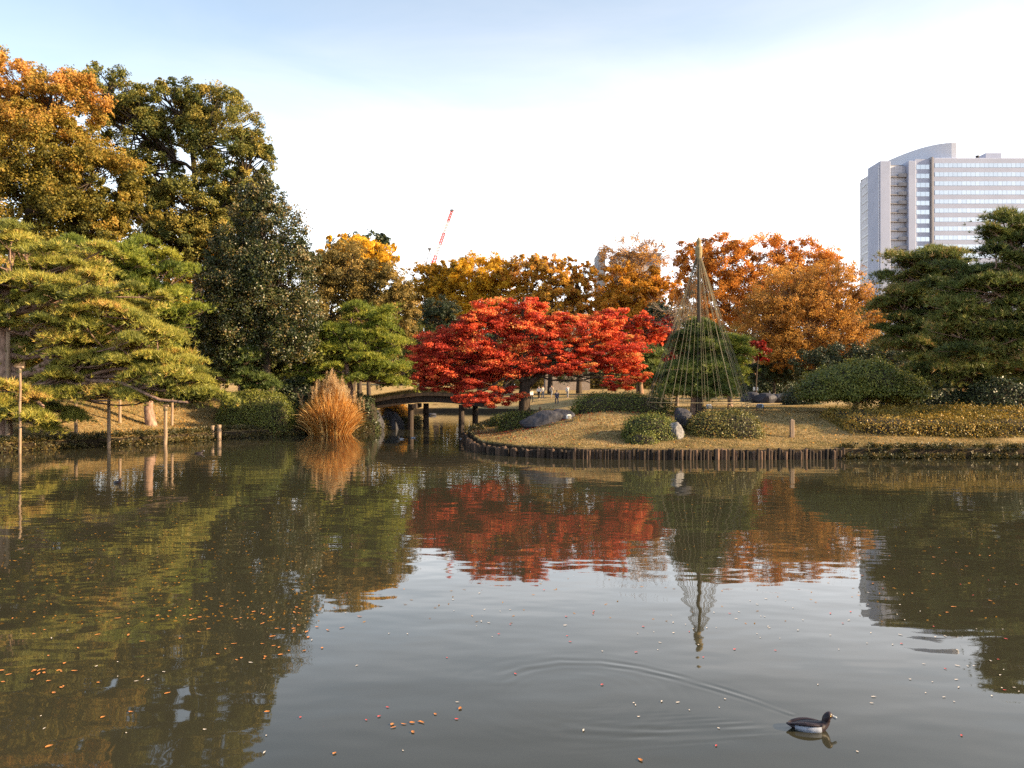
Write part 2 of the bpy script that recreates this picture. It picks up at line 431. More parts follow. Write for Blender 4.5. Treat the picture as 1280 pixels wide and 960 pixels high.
# water: one sheet, gently rippled, with the wake behind the duck as real waves
DUCK = np.array((X(1012, 7.97), 7.97))
def wpt(px, py):
    d = WD(py); return (X(px, d), d)
UPPER = [wpt(*q) for q in ((990, 893), (940, 875), (895, 861), (850, 848), (800, 836), (750, 829), (700, 828), (655, 834), (625, 845))]
LOWER = [wpt(*q) for q in ((990, 908), (940, 911), (890, 914), (830, 916), (770, 915), (710, 910))]
def dist_poly(p, pts):
    best = np.full(len(p), 1e9); along = np.zeros(len(p)); side = np.zeros(len(p)); L = 0
    for (ax, ay), (bx, by) in zip(pts[:-1], pts[1:]):
        ex, ey = bx - ax, by - ay; ln = math.hypot(ex, ey)
        t = np.clip(((p[:, 0] - ax) * ex + (p[:, 1] - ay) * ey) / (ln * ln), 0, 1)
        dx, dy = p[:, 0] - ax - t * ex, p[:, 1] - ay - t * ey
        dd = np.hypot(dx, dy)
        cross = (ex * dy - ey * dx) / ln
        k = dd < best
        best[k] = dd[k]; along[k] = (L + t * ln)[k]; side[k] = np.sign(cross[k])
        L += ln
    return best * side, along / L
def water_z(p):
    z = np.zeros(len(p))
    near = (np.abs(p[:, 0] - 1.5) < 5) & (p[:, 1] > 6) & (p[:, 1] < 14)
    q = p[near]
    w = np.zeros(len(q))
    for pts, amp in ((UPPER, 0.0029), (LOWER, 0.0027)):
        dd, al = dist_poly(q, pts)
        wid = 0.05 + 0.20 * al
        w += amp * (1 - 0.75 * al) * np.exp(-(dd / wid) ** 2) * np.cos(dd * 2 * math.pi / (0.11 + 0.12 * al))
    dx, dy = DUCK[0] - 0.15 - q[:, 0], q[:, 1] - DUCK[1]
    inside = (dx > 0) & (np.abs(dy) < 0.04 + dx * 0.32)
    w += np.where(inside, 0.0019 * np.exp(-np.abs(dx) / 0.6) * np.cos(dy * 60 + dx * 9) * np.clip(dx / 0.1, 0, 1), 0)
    rr = np.hypot(q[:, 0] - X(720, WD(868)), q[:, 1] - WD(868))     # old rings
    w += 0.00022 * np.exp(-((rr - 0.9) / 0.5) ** 2) * np.cos(rr * 2 * math.pi / 0.16)
    br_ = .55 + .45 * np.sin(q[:, 0] * 5.1 + 2 * np.sin(q[:, 1] * 3.7)) * np.sin(q[:, 1] * 6.3 + 1.5 * np.sin(q[:, 0] * 2.9))
    z[near] = w * br_
    return z
m, n, l, b = newmat('pond_water')
c = n.new('ShaderNodeTexCoord')
b.inputs['Base Color'].default_value = (0.031, 0.030, 0.019, 1)
b.inputs['Roughness'].default_value = 0.02
b.inputs['IOR'].default_value = 1.46
def wnoise(scale, detail, stretch=(1, 1, 1), rot=0):
    mp_ = n.new('ShaderNodeMapping'); mp_.inputs['Scale'].default_value = stretch; mp_.inputs['Rotation'].default_value = (0, 0, rot)
    l.new(c.outputs['Object'], mp_.inputs[0])
    t = n.new('ShaderNodeTexNoise'); t.inputs['Scale'].default_value = scale; t.inputs['Detail'].default_value = detail
    l.new(mp_.outputs[0], t.inputs['Vector']); return t
big = wnoise(0.09, 2)                       # calm and ruffled patches
swell = wnoise(0.75, 2, (0.8, 1.3, 1), 0.2)
rip = wnoise(3.2, 3, (0.55, 1.4, 1), -0.15)
pr = n.new('ShaderNodeMapRange'); pr.inputs['From Min'].default_value = 0.35; pr.inputs['From Max'].default_value = 0.65
pr.inputs['To Min'].default_value = 0.15; pr.inputs['To Max'].default_value = 1.0
l.new(big.outputs['Fac'], pr.inputs['Value'])
sx = n.new('ShaderNodeSeparateXYZ'); l.new(c.outputs['Object'], sx.inputs[0])
yr = n.new('ShaderNodeMapRange'); yr.inputs['From Min'].default_value = 8; yr.inputs['From Max'].default_value = 22
yr.inputs['To Min'].default_value = 0.12; yr.inputs['To Max'].default_value = 1.0
l.new(sx.outputs['Y'], yr.inputs['Value'])
k1 = n.new('ShaderNodeMath'); k1.operation = 'MULTIPLY'; l.new(pr.outputs[0], k1.inputs[0]); l.new(yr.outputs[0], k1.inputs[1])
k2 = n.new('ShaderNodeMath'); k2.operation = 'MULTIPLY'; l.new(k1.outputs[0], k2.inputs[0]); l.new(rip.outputs['Fac'], k2.inputs[1])
k3 = n.new('ShaderNodeMath'); k3.operation = 'MULTIPLY_ADD'; l.new(k2.outputs[0], k3.inputs[0]); k3.inputs[1].default_value = 0.20
l.new(swell.outputs['Fac'], k3.inputs[2])
bp = n.new('ShaderNodeBump'); bp.inputs['Strength'].default_value = 1.0; bp.inputs['Distance'].default_value = 0.0100
l.new(k3.outputs[0], bp.inputs['Height']); l.new(bp.outputs[0], b.inputs['Normal'])
M['water'] = m
wxs = np.unique(np.round(np.concatenate([np.arange(-82, -3.4, 4), np.arange(-3.4, 5.2, 0.025), np.arange(5.2, 84, 4)]), 3))
wys = np.unique(np.round(np.concatenate([np.arange(2.5, 6.4, 1), np.arange(6.4, 12.5, 0.025), np.arange(12.5, 130, 4)]), 3))
wb = MB(); wb.add(*grid(wxs, wys, water_z))
tag(wb.build('pond_water', M['water'], smooth=True), kind='structure')

# ------------------------------------------------------------------ foliage builders
def quads(mb, c, nrm, L, W, rng, tint, fold=0.0):
    """leaf-shaped quads at c, facing nrm"""
    N = len(c)
    u = np.cross(nrm, rng.normal(size=(N, 3))); u = unit(u)
    w = np.cross(nrm, u)
    L = np.broadcast_to(L, (N,))[:, None]; W = np.broadcast_to(W, (N,))[:, None]
    v = np.stack([c - u * L * .5, c + w * W * .5 + nrm * fold * L - u * L * .05, c + u * L * .5, c - w * W * .5 + nrm * fold * L - u * L * .05], 1).reshape(-1, 3)
    f = np.arange(N * 4).reshape(-1, 4)
    mb.add(v, f, tint)

def leaf_cloud(mb, cen, rad, n_per, size, rng, ctint, jit=0.8, up=0.25, aspect=0.62, tj=0.22, shell=0.35, below=1.0):
    """n_per leaves round every clump centre"""
    k = len(cen); m = 6
    sub = rng.normal(size=(k, m, 3)) * 0.50
    if below < 1.0: sub[..., 2] = np.abs(sub[..., 2])
    pick = rng.integers(m, size=(k, n_per))
    off = sub[np.arange(k)[:, None], pick] + rng.normal(size=(k, n_per, 3)) * 0.27
    off = off.reshape(-1, 3)
    far_ = np.linalg.norm(off, axis=1)
    off *= np.where(far_ > 1.25, 1.25 / far_, 1)[:, None]
    c = np.repeat(cen, n_per, 0) + off * np.repeat(rad, n_per, 0)
    d = unit(off)
    nrm = unit(d + np.array((0, 0, up)) + jit * rng.normal(size=d.shape))
    L = size * (0.7 + 0.6 * rng.random(len(c)))
    t = np.clip(np.repeat(ctint, n_per) + tj * (rng.random(len(c)) - .5) * 2, 0, 1)
    quads(mb, c, nrm, L, L * aspect, rng, t)

def blobs3(spec, d):
    c, r = [], []
    for q in spec:
        px, py, rx, ry = q[:4]
        dd = q[4] if len(q) > 4 else 0
        D = d + dd
        c.append(P(px, py, D)); r.append((rx / F * D, 0.85 * rx / F * D, ry / F * D))
    return np.array(c), np.array(r)

def sample_clumps(C, Rr, n, rng, shell=0.4, weights=None):
    w = (Rr[:, 0] * Rr[:, 2]) if weights is None else np.asarray(weights) * (Rr[:, 0] * Rr[:, 2])
    idx = rng.choice(len(C), n, p=w / w.sum())
    d = rdirs(rng, n)
    r = shell + (1 - shell) * rng.random(n) ** 0.5
    return C[idx] + d * r[:, None] * Rr[idx], idx, d

def limbs(mb, base, C, Rr, cen, idx, tr, rng, top=None, lean=(0, 0), twig_r=0.03, twig_share=1.0, limb_lo=0.25, extra=0, extra_len=1.0, sides=5, limb_k=1.0):
    """trunk, a limb into every crown mass and twigs out to its clumps"""
    top = C[:, 2].max() if top is None else top
    cx, cy = np.average(C[:, 0], weights=Rr[:, 0]), np.average(C[:, 1], weights=Rr[:, 0])
    H = top - base[2]
    ts = np.linspace(0, 1, 9)
    tx = base[0] + (cx - base[0]) * ts ** 1.5 * 0.8 + np.sin(ts * 5 + rng.random() * 6) * 0.018 * H * ts + lean[0] * ts
    ty = base[1] + (cy - base[1]) * ts ** 1.5 * 0.8 + np.sin(ts * 4 + rng.random() * 6) * 0.018 * H * ts + lean[1] * ts
    tp = np.stack([tx, ty, base[2] - 0.3 + (H + 0.3) * ts], -1)
    rr = tr * (1 - 0.82 * ts) ; rr[0] *= 1.35
    tube(mb, tp, rr, 9)
    def on_trunk(z):
        f_ = np.clip((z - tp[0, 2]) / (tp[-1, 2] - tp[0, 2]), 0.0, 1.0)
        return np.array([np.interp(f_, ts, tp[:, k]) for k in range(3)]), float(np.interp(f_, ts, rr))
    for b_ in range(len(C)):
        c = C[b_]
        hd = math.hypot(c[0] - cx, c[1] - cy)
        zs = max(base[2] + limb_lo * H, min(c[2] - 0.55 * hd - 0.3 * Rr[b_, 2], top - 0.1 * H))
        s, r0 = on_trunk(zs)
        mid = (s + c) / 2 + np.array((0, 0, -0.10 * hd)) + rng.normal(size=3) * 0.05 * hd
        path = bez(s, mid, c, 7)
        path[1:-1] += rng.normal(size=(5, 3)) * 0.03 * (hd + 1)
        r0 = min(r0 * 0.6, tr * 0.45) * limb_k
        tube(mb, path, np.linspace(r0, max(twig_r * 1.6, r0 * 0.25), 7), sides + 1)
        mine = np.where(idx == b_)[0]
        mine = mine[rng.random(len(mine)) < twig_share]
        for k in mine:
            a = path[rng.integers(2, 7)]
            e = cen[k]
            mid = (a + e) / 2 + np.array((0, 0, 0.12 * np.linalg.norm(e - a))) * rng.normal() + rng.normal(size=3) * 0.08 * np.linalg.norm(e - a)
            tube(mb, bez(a, mid, e, 5), np.linspace(twig_r * 1.5, twig_r * 0.35, 5), 4)
            for _ in range(extra):
                q = e + unit(unit(e - a) + 0.7 * rng.normal(size=3) + np.array((0, 0, 0.35))) * extra_len * (0.5 + rng.random())
                mid = (e + q) / 2 + rng.normal(size=3) * 0.08 * extra_len
                tube(mb, bez(e + (a - e) * 0.25 * rng.random(), mid, q, 4), np.linspace(twig_r * 0.6, twig_r * 0.2, 4), 3)

def broadleaf(name, label, base, d, spec, leaf, bark, seed, tr=0.35, n_cl=120, n_per=200, size=0.28, cr=0.24, shell=0.4, group=None,
              tint_bias=None, twig_share=0.6, twig_r=0.03, extra=0, extra_len=1.0, flat=0.8, top=None, jit=0.8, up=0.25, weights=None, tj=0.22, cat='tree',
              lean=(0, 0), limb_lo=0.25, aspect=0.62, ct=(0.5, 0.22), limb_k=1.0, bough=()):
    rng = np.random.default_rng(seed)
    C, Rr = blobs3(spec, d)
    bx = X(base, d)
    bp_ = np.array((bx, d, gz(bx, d)))
    root = tag(empty(name, bp_), label, cat, group)
    cen, idx, dr = sample_clumps(C, Rr, n_cl, rng, shell, weights)
    rad = np.maximum(Rr[idx].mean(1) * cr, 0.3)[:, None] * (0.7 + 0.7 * rng.random((n_cl, 1))) * np.array((1, 1, flat))
    ctint = ct[0] + ct[1] * rng.normal(size=n_cl)
    if tint_bias is not None: ctint = ctint + tint_bias(cen)
    mt = MB(); limbs(mt, bp_, C, Rr, cen, idx, tr, rng, top, lean, twig_r, twig_share, limb_lo, extra, extra_len, 5, limb_k)
    for path, r0, r1 in bough: tube(mt, np.array(path), np.linspace(r0, r1, len(path)), 8)
    mt.build('trunk', M[bark], root, bp_, smooth=True)
    mc = MB(); leaf_cloud(mc, cen, rad, n_per, size, rng, ctint, jit, up, aspect, tj)
    mc.build('crown', M[leaf], root, bp_)
    return root

def tufts(mb, c, axis_, n, L, W, rng, t, tj=0.16):
    """needle tufts: n thin triangles fanning round axis_ at each c"""
    N = len(c) * n
    a = np.repeat(axis_, n, 0)
    d = unit(a * 0.8 + 0.75 * rdirs(rng, N))
    w = unit(np.cross(d, rng.normal(size=(N, 3))))
    o = np.repeat(c, n, 0)
    L_ = (L * (0.7 + 0.6 * rng.random(N)))[:, None]
    v = np.stack([o - w * W * .5, o + w * W * .5, o + d * L_], 1).reshape(-1, 3)
    tt = np.clip(np.repeat(t, n) + tj * (rng.random(N) - .5) * 2, 0, 1)
    mb.add(v, np.arange(N * 3).reshape(-1, 3), tt)

def pine(name, label, base, d, spec, leaf, seed, bark='bark_pine', tr=0.3, n_pad=70, pad=(1.1, 0.32), n_tuft=260, needles=8, L=0.26, W=0.035, layer=0.95,
         group=None, shell=0.25, top=None, lean=(0, 0), trunk_path=None, weights=None, big_limbs=(), twigs_pale=0, base_z=None, crown_top=0.0):
    rng = np.random.default_rng(seed)
    C, Rr = blobs3(spec, d)
    bx = X(base, d)
    bp_ = np.array((bx, d, gz(bx, d) if base_z is None else base_z))
    root = tag(empty(name, bp_), label, 'pine tree', group)
    cen, idx, dr = sample_clumps(C, Rr, n_pad, rng, shell, weights)
    if layer: cen[:, 2] = (np.round(cen[:, 2] / layer + 0.25 * np.sin(idx * 2.1)) + 0.20 * rng.normal(size=n_pad)) * layer
    mt = MB()
    topz = (C[:, 2] + Rr[:, 2] * 0.7).max() if top is None else top
    H = topz - bp_[2]
    if trunk_path is None:
        ts = np.linspace(0, 1, 10)
        cx = np.average(C[:, 0], weights=Rr[:, 0]); cy = np.average(C[:, 1], weights=Rr[:, 0])
        ph = rng.random() * 6
        tp = np.stack([bp_[0] + (cx - bp_[0]) * ts + np.sin(ts * 6 + ph) * 0.05 * H * ts ** .5 - np.sin(ph) * 0 + lean[0] * ts,
                       bp_[1] + (cy - bp_[1]) * ts + np.cos(ts * 5 + ph) * 0.04 * H * ts, bp_[2] - 0.3 + (H + 0.3) * ts], -1)
    else:
        tp = np.array(trunk_path, dtype=float); ts = np.linspace(0, 1, len(tp))
    rr = tr * (1 - 0.8 * ts); rr[0] *= 1.3
    tube(mt, tp, rr, 9)
    for path, r0, r1 in big_limbs:
        path = np.array(path, dtype=float)
        tube(mt, path, np.linspace(r0, r1, len(path)), 7)
    # limbs to each crown mass, then branchlets to the pads
    zt = tp[:, 2]
    for b_ in range(len(C)):
        c = C[b_]
        mine = np.where(idx == b_)[0]
        if len(mine) == 0: continue
        hd = math.hypot(c[0] - tp[0, 0], c[1] - tp[0, 1])
        z0 = np.clip(c[2] - 0.12 * hd, bp_[2] + 0.22 * H, topz - 0.05 * H)
        s = np.array([np.interp(z0, zt, tp[:, k]) for k in range(3)])
        e = c + np.array((0, 0, -0.3 * Rr[b_, 2]))
        mid = (s + e) / 2 + np.array((0, 0, 0.06 * hd * rng.normal())) + rng.normal(size=3) * 0.06 * hd
        path = bez(s, mid, e, 8); path[1:-1] += rng.normal(size=(6, 3)) * 0.035 * (hd + 1)
        tube(mt, path, np.linspace(tr * 0.42, tr * 0.16, 8), 6)
        for k in mine:
            a = path[rng.integers(1, 8)]
            q = cen[k] + np.array((0, 0, -pad[1] * 0.5))
            h2 = np.linalg.norm(q - a)
            mid = (a + q) / 2 + np.array((0, 0, -0.08 * h2)) + rng.normal(size=3) * 0.09 * h2
            br = bez(a, mid, q, 6)
            tube(mt, br, np.linspace(0.07, 0.026, 6), 4)
            for _ in range(4):
                e2 = cen[k] + np.array((rng.normal() * pad[0] * .5, rng.normal() * pad[0] * .5, 0))
                tube(mt, bez(br[4], (br[4] + e2) / 2 + rng.normal(size=3) * 0.1, e2, 4), np.linspace(0.022, 0.008, 4), 3)
    mt.build('trunk', M[bark], root, bp_, smooth=True)
    mf = MB()
    N = n_pad * n_tuft
    ang = rng.random(N) * 2 * math.pi; rho = np.minimum(np.abs(rng.normal(size=N)) * 0.42 + 0.25 * rng.random(N), 1.35)
    ps = (0.65 + 0.7 * rng.random(n_pad))
    psr = np.repeat(ps, n_tuft)
    lob = 1 + 0.25 * np.sin(ang * 3 + np.repeat(rng.random(n_pad) * 6, n_tuft)) + 0.15 * np.sin(ang * 5 + np.repeat(rng.random(n_pad) * 6, n_tuft))
    tiltx, tilty = np.repeat(rng.normal(size=n_pad) * .2, n_tuft), np.repeat(rng.normal(size=n_pad) * .2, n_tuft)
    ox = np.cos(ang) * rho * pad[0] * psr * lob; oy = np.sin(ang) * rho * pad[0] * psr * lob
    oz = pad[1] * psr * ((1 - rho * .7) * rng.random(N) ** 0.5 - 0.25 * rng.random(N) + 0.22 * rng.normal(size=N)) + ox * tiltx + oy * tilty - 0.10 * rho ** 2
    c = np.repeat(cen, n_tuft, 0) + np.stack([ox, oy, oz], -1)
    ax = unit(np.stack([np.cos(ang) * rho * 0.7, np.sin(ang) * rho * 0.7, np.full(N, 0.75)], -1) + 0.3 * rng.normal(size=(N, 3)))
    t = np.repeat(0.48 + 0.21 * rng.normal(size=n_pad), n_tuft) + 0.15 * rng.normal(size=N) + (rng.random(N) < 0.03) * 0.35
    tufts(mf, c, ax, needles, L, W, rng, t)
    mf.build('foliage', M[leaf], root, bp_)
    return root

def surface_shrub(name, label, cat, cx, cy, sx, sy, sz, leaf, seed, size=0.09, dens=260, rz=0.0, p=2.6, group=None, base_z=None, slope=0.0, core=True, rough=0.075, stem=None, aspect=0.6, lump=0.08, depth=0.26, ct=0.5, side_keep=1.0, core_k=0.86):
    """clipped shrub or hedge: superellipsoid shell of leaves over a core of twigs"""
    rng = np.random.default_rng(seed)
    z0 = gz(cx, cy) if base_z is None else base_z
    base = np.array((cx, cy, z0))
    root = tag(empty(name, base), label, cat, group)
    A = 2 * (sx * sy) * 4 * 0.5 + 4 * (sx + sy) * sz
    N = int(A * dens)
    d = rdirs(rng, int(N * 1.3)); d[:, 2] = np.abs(d[:, 2]) * 1.0
    dd = d / np.array((sx, sy, sz)) ** 0.0
    # points of the superellipsoid |x/sx|^p+|y/sy|^p+|z/sz|^p = 1, sampled by area with rejection on direction
    q = unit(rng.normal(size=(int(N * 1.3), 3)) * np.array((sx, sy, sz)) ** 0.6)
    if stem is None: q[:, 2] = np.abs(q[:, 2])
    den = (np.abs(q[:, 0] / sx) ** p + np.abs(q[:, 1] / sy) ** p + np.abs(q[:, 2] / sz) ** p) ** (1 / p)
    s = q / den[:, None]
    nr = unit(np.sign(s) * np.abs(s / np.array((sx, sy, sz))) ** (p - 1) / np.array((sx, sy, sz)))
    if stem is not None: s[:, 2] = np.where(s[:, 2] < 0, s[:, 2] * .16, s[:, 2])
    lumpv = 0
    if lump: lumpv = lump * (np.sin(s[:, 0] * 2.1 / max(sz, .5) + seed) * np.sin(s[:, 1] * 2.7 / max(sz, .5) + seed * 2) + 0.6 * np.sin(s[:, 0] * 4.3 + s[:, 2] * 5 + seed))
    pts = s + nr * (rough * rng.normal(size=(len(s), 1)) - depth * rng.random((len(s), 1)) ** 1.5 + (lumpv[:, None] if lump else 0))
    pts[:, 2] += slope * pts[:, 1] * np.clip(pts[:, 2] / sz, 0, 1)
    if side_keep < 1:
        kp = ~((nr[:, 2] < .5) & (rng.random(len(s)) > side_keep + (1 - side_keep) * np.clip(s[:, 2] / sz, 0, 1) ** 5))
        s, nr, pts = s[kp], nr[kp], pts[kp]
    stray = rng.random(len(s)) < .07
    pts += np.where(stray[:, None], nr * (.05 + .10 * rng.exponential(size=(len(s), 1)).clip(0, 2.2)) * min(1, sz), 0)
    nn = unit(nr + 0.75 * rng.normal(size=nr.shape) + np.array((0, 0, .15)))
    tint = np.clip(ct + 0.22 * rng.normal(size=len(s)) + 0.12 * np.sin(s[:, 0] * 1.7 + seed) * np.sin(s[:, 1] * 1.3), 0, 1)
    cz, sn = math.cos(rz), math.sin(rz)
    def rot(v): return np.stack([v[:, 0] * cz - v[:, 1] * sn, v[:, 0] * sn + v[:, 1] * cz, v[:, 2]], -1)
    pts, nn = rot(pts) + base, rot(nn)
    if stem is None:
        gzv = height(pts[:, :2]); drop = np.minimum(0, gzv - z0)
        pts[:, 2] = np.maximum(pts[:, 2] + drop * np.clip(1 - (pts[:, 2] - z0) / sz, 0, 1), gzv + 0.02)
    mc = MB()
    Lz = size * (0.7 + .6 * rng.random(len(pts)))
    quads(mc, pts, nn, Lz, Lz * aspect, rng, tint)
    mc.build('leaves', M[leaf], root, base)
    if core:
        k = core_k if stem is None else 0.78
        us = np.linspace(0, 2 * math.pi, 28, endpoint=False); vs_ = np.linspace(-0.25 if stem is None else 0.12, math.pi / 2 - 0.02, 9)
        uu, vv = np.meshgrid(us, vs_)
        e = 2 / p
        f_ = lambda w: np.sign(w) * np.abs(w) ** e
        cv = np.stack([f_(np.cos(vv)) * f_(np.cos(uu)) * sx * k, f_(np.cos(vv)) * f_(np.sin(uu)) * sy * k, f_(np.sin(vv)) * sz * k], -1).reshape(-1, 3)
        cv[:, 2] += slope * cv[:, 1] * np.clip(cv[:, 2] / sz, 0, 1)
        i = np.arange(8)[:, None] * 28; j = np.arange(28)[None, :]
        fc = np.stack([i + j, i + (j + 1) % 28, i + 28 + (j + 1) % 28, i + 28 + j], -1).reshape(-1, 4)
        mk = MB(); mk.add(rot(cv) + base, fc); mk.f.append(np.arange(8 * 28, 9 * 28).reshape(1, -1)); mk.t.append(np.full(1, .5)); mk.m.append(np.full(1, 0))
        mk.build('twigs', M['twigs'], root, base, smooth=True)
    return root

# ------------------------------------------------------------------ large structures
def office_tower():
    D = 350.0
    mats_wall = noise_mat('tower_panels', [(0.35, (0.29, 0.325, 0.44)), (0.65, (0.325, 0.36, 0.48))], 0.15, 0.6, 0.0)
    mats_dark = noise_mat('tower_recess', [(0.35, (0.20, 0.195, 0.215)), (0.65, (0.24, 0.235, 0.255))], 0.2, 0.6, 0.0)
    g, n, l, b = newmat('tower_glass')
    gb_ = n.new('ShaderNodeTexBrick'); gb_.offset = 0
    gb_.inputs['Color1'].default_value = (0.42, 0.46, 0.50, 1); gb_.inputs['Color2'].default_value = (0.36, 0.40, 0.45, 1); gb_.inputs['Mortar'].default_value = (0.10, 0.10, 0.11, 1)
    gb_.inputs['Scale'].default_value = 1.0; gb_.inputs['Mortar Size'].default_value = 0.05; gb_.inputs['Brick Width'].default_value = 1.9; gb_.inputs['Row Height'].default_value = 40.0
    gc_ = n.new('ShaderNodeTexCoord'); gm_ = n.new('ShaderNodeMapping'); gm_.inputs['Rotation'].default_value = (R(90), 0, 0)
    l.new(gc_.outputs['Object'], gm_.inputs[0]); l.new(gm_.outputs[0], gb_.inputs['Vector']); l.new(gb_.outputs[0], b.inputs['Base Color'])
    b.inputs['Metallic'].default_value = 0.75; b.inputs['Roughness'].default_value = 0.12
    wavy = n.new('ShaderNodeTexNoise'); wavy.inputs['Scale'].default_value = 0.3
    c_ = n.new('ShaderNodeTexCoord'); l.new(c_.outputs['Object'], wavy.inputs['Vector'])
    bp_ = n.new('ShaderNodeBump'); bp_.inputs['Strength'].default_value = 0.25; bp_.inputs['Distance'].default_value = 0.12
    l.new(wavy.outputs['Fac'], bp_.inputs['Height']); l.new(bp_.outputs[0], b.inputs['Normal'])
    wing_glass = noise_mat('wing_glass', [(0.3, (0.20, 0.21, 0.25)), (0.7, (0.34, 0.36, 0.41))], 0.4, 0.35, 0)
    lv, n2, l2, b2 = newmat('tower_louvre_wall')
    br = n2.new('ShaderNodeTexBrick'); br.offset = 0
    br.inputs['Color1'].default_value = (0.34, 0.355, 0.43, 1); br.inputs['Color2'].default_value = (0.39, 0.40, 0.48, 1); br.inputs['Mortar'].default_value = (0.27, 0.275, 0.30, 1)
    br.inputs['Scale'].default_value = 1.0; br.inputs['Mortar Size'].default_value = 0.10; br.inputs['Brick Width'].default_value = 1.4; br.inputs['Row Height'].default_value = 1.27
    c2 = n2.new('ShaderNodeTexCoord'); m2 = n2.new('ShaderNodeMapping'); m2.inputs['Rotation'].default_value = (R(90), 0, R(90))
    l2.new(c2.outputs['Object'], m2.inputs[0]); l2.new(m2.outputs[0], br.inputs['Vector']); l2.new(br.outputs[0], b2.inputs['Base Color'])
    b2.inputs['Roughness'].default_value = 0.5
    gx, gy = X(1180, D), D + 15
    z0 = gz(gx, gy) - 0.3
    base = np.array((gx, gy, z0))
    root = tag(empty('office_tower', base), 'tall grey office tower with curved rooftop screen above the right pines', 'building')
    def blk(mb, x0, x1, y0, y1, zb, zt, **k): return box(mb, ((x0 + x1) / 2, (y0 + y1) / 2, (zb + zt) / 2), (x1 - x0, y1 - y0, zt - zb), **k)
    zt = Z(197, D)
    body = MB()
    blk(body, X(1167, D), X(1420, D), D, D + 34, z0, zt, bev=0.3)                 # main slab
    body.build('main_block', mats_wall, root, base)
    col = MB(); blk(col, X(1145, D) - .1, X(1163.5, D), D + 0.6, D + 30, z0, zt - 0.4); col.build('corner_block', mats_wall, root, base)
    for a, c_, t_ in ((1135, 1144.5, 201), (1163.8, 1166.7, 196)):
        pr = MB(); blk(pr, X(a, D), X(c_, D), D - 0.5, D + 30, z0, Z(t_, D), bev=0.2); pr.build('pier', mats_wall if a == 1135 else mats_dark, root, base)
    rc = MB(); blk(rc, X(1113.4, D), X(1134.8, D), D + 4, D + 30, z0, Z(203, D)); rc.build('recess', mats_dark, root, base)
    sp = MB(); blk(sp, X(1100, D), X(1113.2, D), D - 0.2, D + 12, z0, Z(201, D), bev=0.2); sp.build('stair_pier', mats_wall, root, base)
    # receding left wing: a slab with its own long face
    xa, ya, xb, yb = X(1100, D) - 0.2, D + 0.3, X(1075, 381), 381.0
    zw = Z(206, D)
    w = MB()
    pl = [(xa, ya), (xa + 22, ya + 3), (xb + 24, yb), (xb, yb)]
    v = [(x, y, z) for z in (z0, zw) for x, y in pl]
    w.add(v, [(0, 3, 2, 1), (4, 5, 6, 7), (0, 1, 5, 4), (1, 2, 6, 5), (2, 3, 7, 6), (3, 0, 4, 7)])
    w.build('left_wing', lv, root, base)
    dx, dy = xb - xa, yb - ya; L = math.hypot(dx, dy); nx, ny = -dy / L, dx / L
    rzw = math.atan2(dy, dx)
    pitch = 3.82
    ztop = Z(207, D)
    for k in range(13):
        z = ztop - k * pitch
        wb_ = MB(); blk(wb_, X(1168.5, D), X(1419, D), D - 0.06, D + 1, z - 0.75, z + 1.05)
        wb_.build('window', g, root, base)
        cw = MB(); blk(cw, X(1146, D), X(1162.6, D), D + 0.5, D + 1.4, z - 1.35, z + 0.55); cw.build('window', g, root, base)
        bw = MB(); blk(bw, X(1115, D), X(1122.5, D), D + 3.9, D + 4.4, z - 3.5, z - 1.7); bw.build('window', g, root, base)
        bl = MB(); blk(bl, X(1113.6, D), X(1134.6, D), D + 0.4, D + 3.95, z - 4.6, z - 4.2); blk(bl, X(1124, D), X(1134.5, D), D + 0.4, D + 0.7, z - 4.2, z - 3.1)
        bl.build('balcony', mats_dark, root, base)
        if k % 1 == 0:
            lw = MB(); cx, cy = (xa + xb) / 2 + nx * 0.05 * (1 if nx < 0 else -1), (ya + yb) / 2
            off = -0.05
            px_, py_ = xa + dx * 0.52, ya + dy * 0.52
            s_ = 1 if (nx * (0 - px_) + ny * (0 - py_)) > 0 else -1
            box(lw, (px_ + s_ * nx * 0.06, py_ + s_ * ny * 0.06, zw - 3.2 - k * pitch), (L * 0.72, 0.2, 0.9), rz=rzw)
            lw.build('window', wing_glass, root, base)
    # curved roof screen
    pts = []
    for t in np.linspace(0, 1, 16):
        px = 1102 + (1196 - 1102) * t
        dd = 386 - (386 - 352) * (math.sin(t * math.pi / 2)) ** 0.9
        pts.append((X(px, dd), dd))
    zr0, zr1 = zt - 6, Z(178, 352)
    inner = [(x + 1.5, y + 9) for x, y in pts[::-1]]
    inner[0] = (X(1212, 352) , 361)
    ring = pts + inner
    nn = len(ring)
    v = [(x, y, z) for z in (zr0, zr1) for x, y in ring]
    rs = MB(); rs.add(v, [(i, (i + 1) % nn, nn + (i + 1) % nn, nn + i) for i in range(nn)])
    np_ = len(pts)
    for i in range(np_ - 1):
        rs.f.append(np.array([[nn + i, nn + i + 1, nn + nn - 2 - i, nn + nn - 1 - i]])); rs.t.append(np.full(1, .5)); rs.m.append(np.full(1, 0))
    rs.build('roof_screen', noise_mat('roof_screen_panels', [(0.3, (0.50, 0.52, 0.60)), (0.7, (0.55, 0.57, 0.65))], .3, .6, 0), root, base)
    pb = MB(); blk(pb, X(1241, D), X(1261, D), D + 5, D + 14, zt, Z(191, D + 5)); pb.build('roof_cabin', mats_wall, root, base)
    vp = MB(); tube(vp, [(X(1227, D), D + 3, zt - .1), (X(1227, D), D + 3, zt + 1.0)], 0.5, 8, cap=True); tube(vp, [(X(1227, D), D + 3, zt + 1.0), (X(1227, D), D + 3, zt + 1.7)], 0.8, 8, cap=True)
    vp.build('roof_vent', M['rock_dark'], root, base)
office_tower()

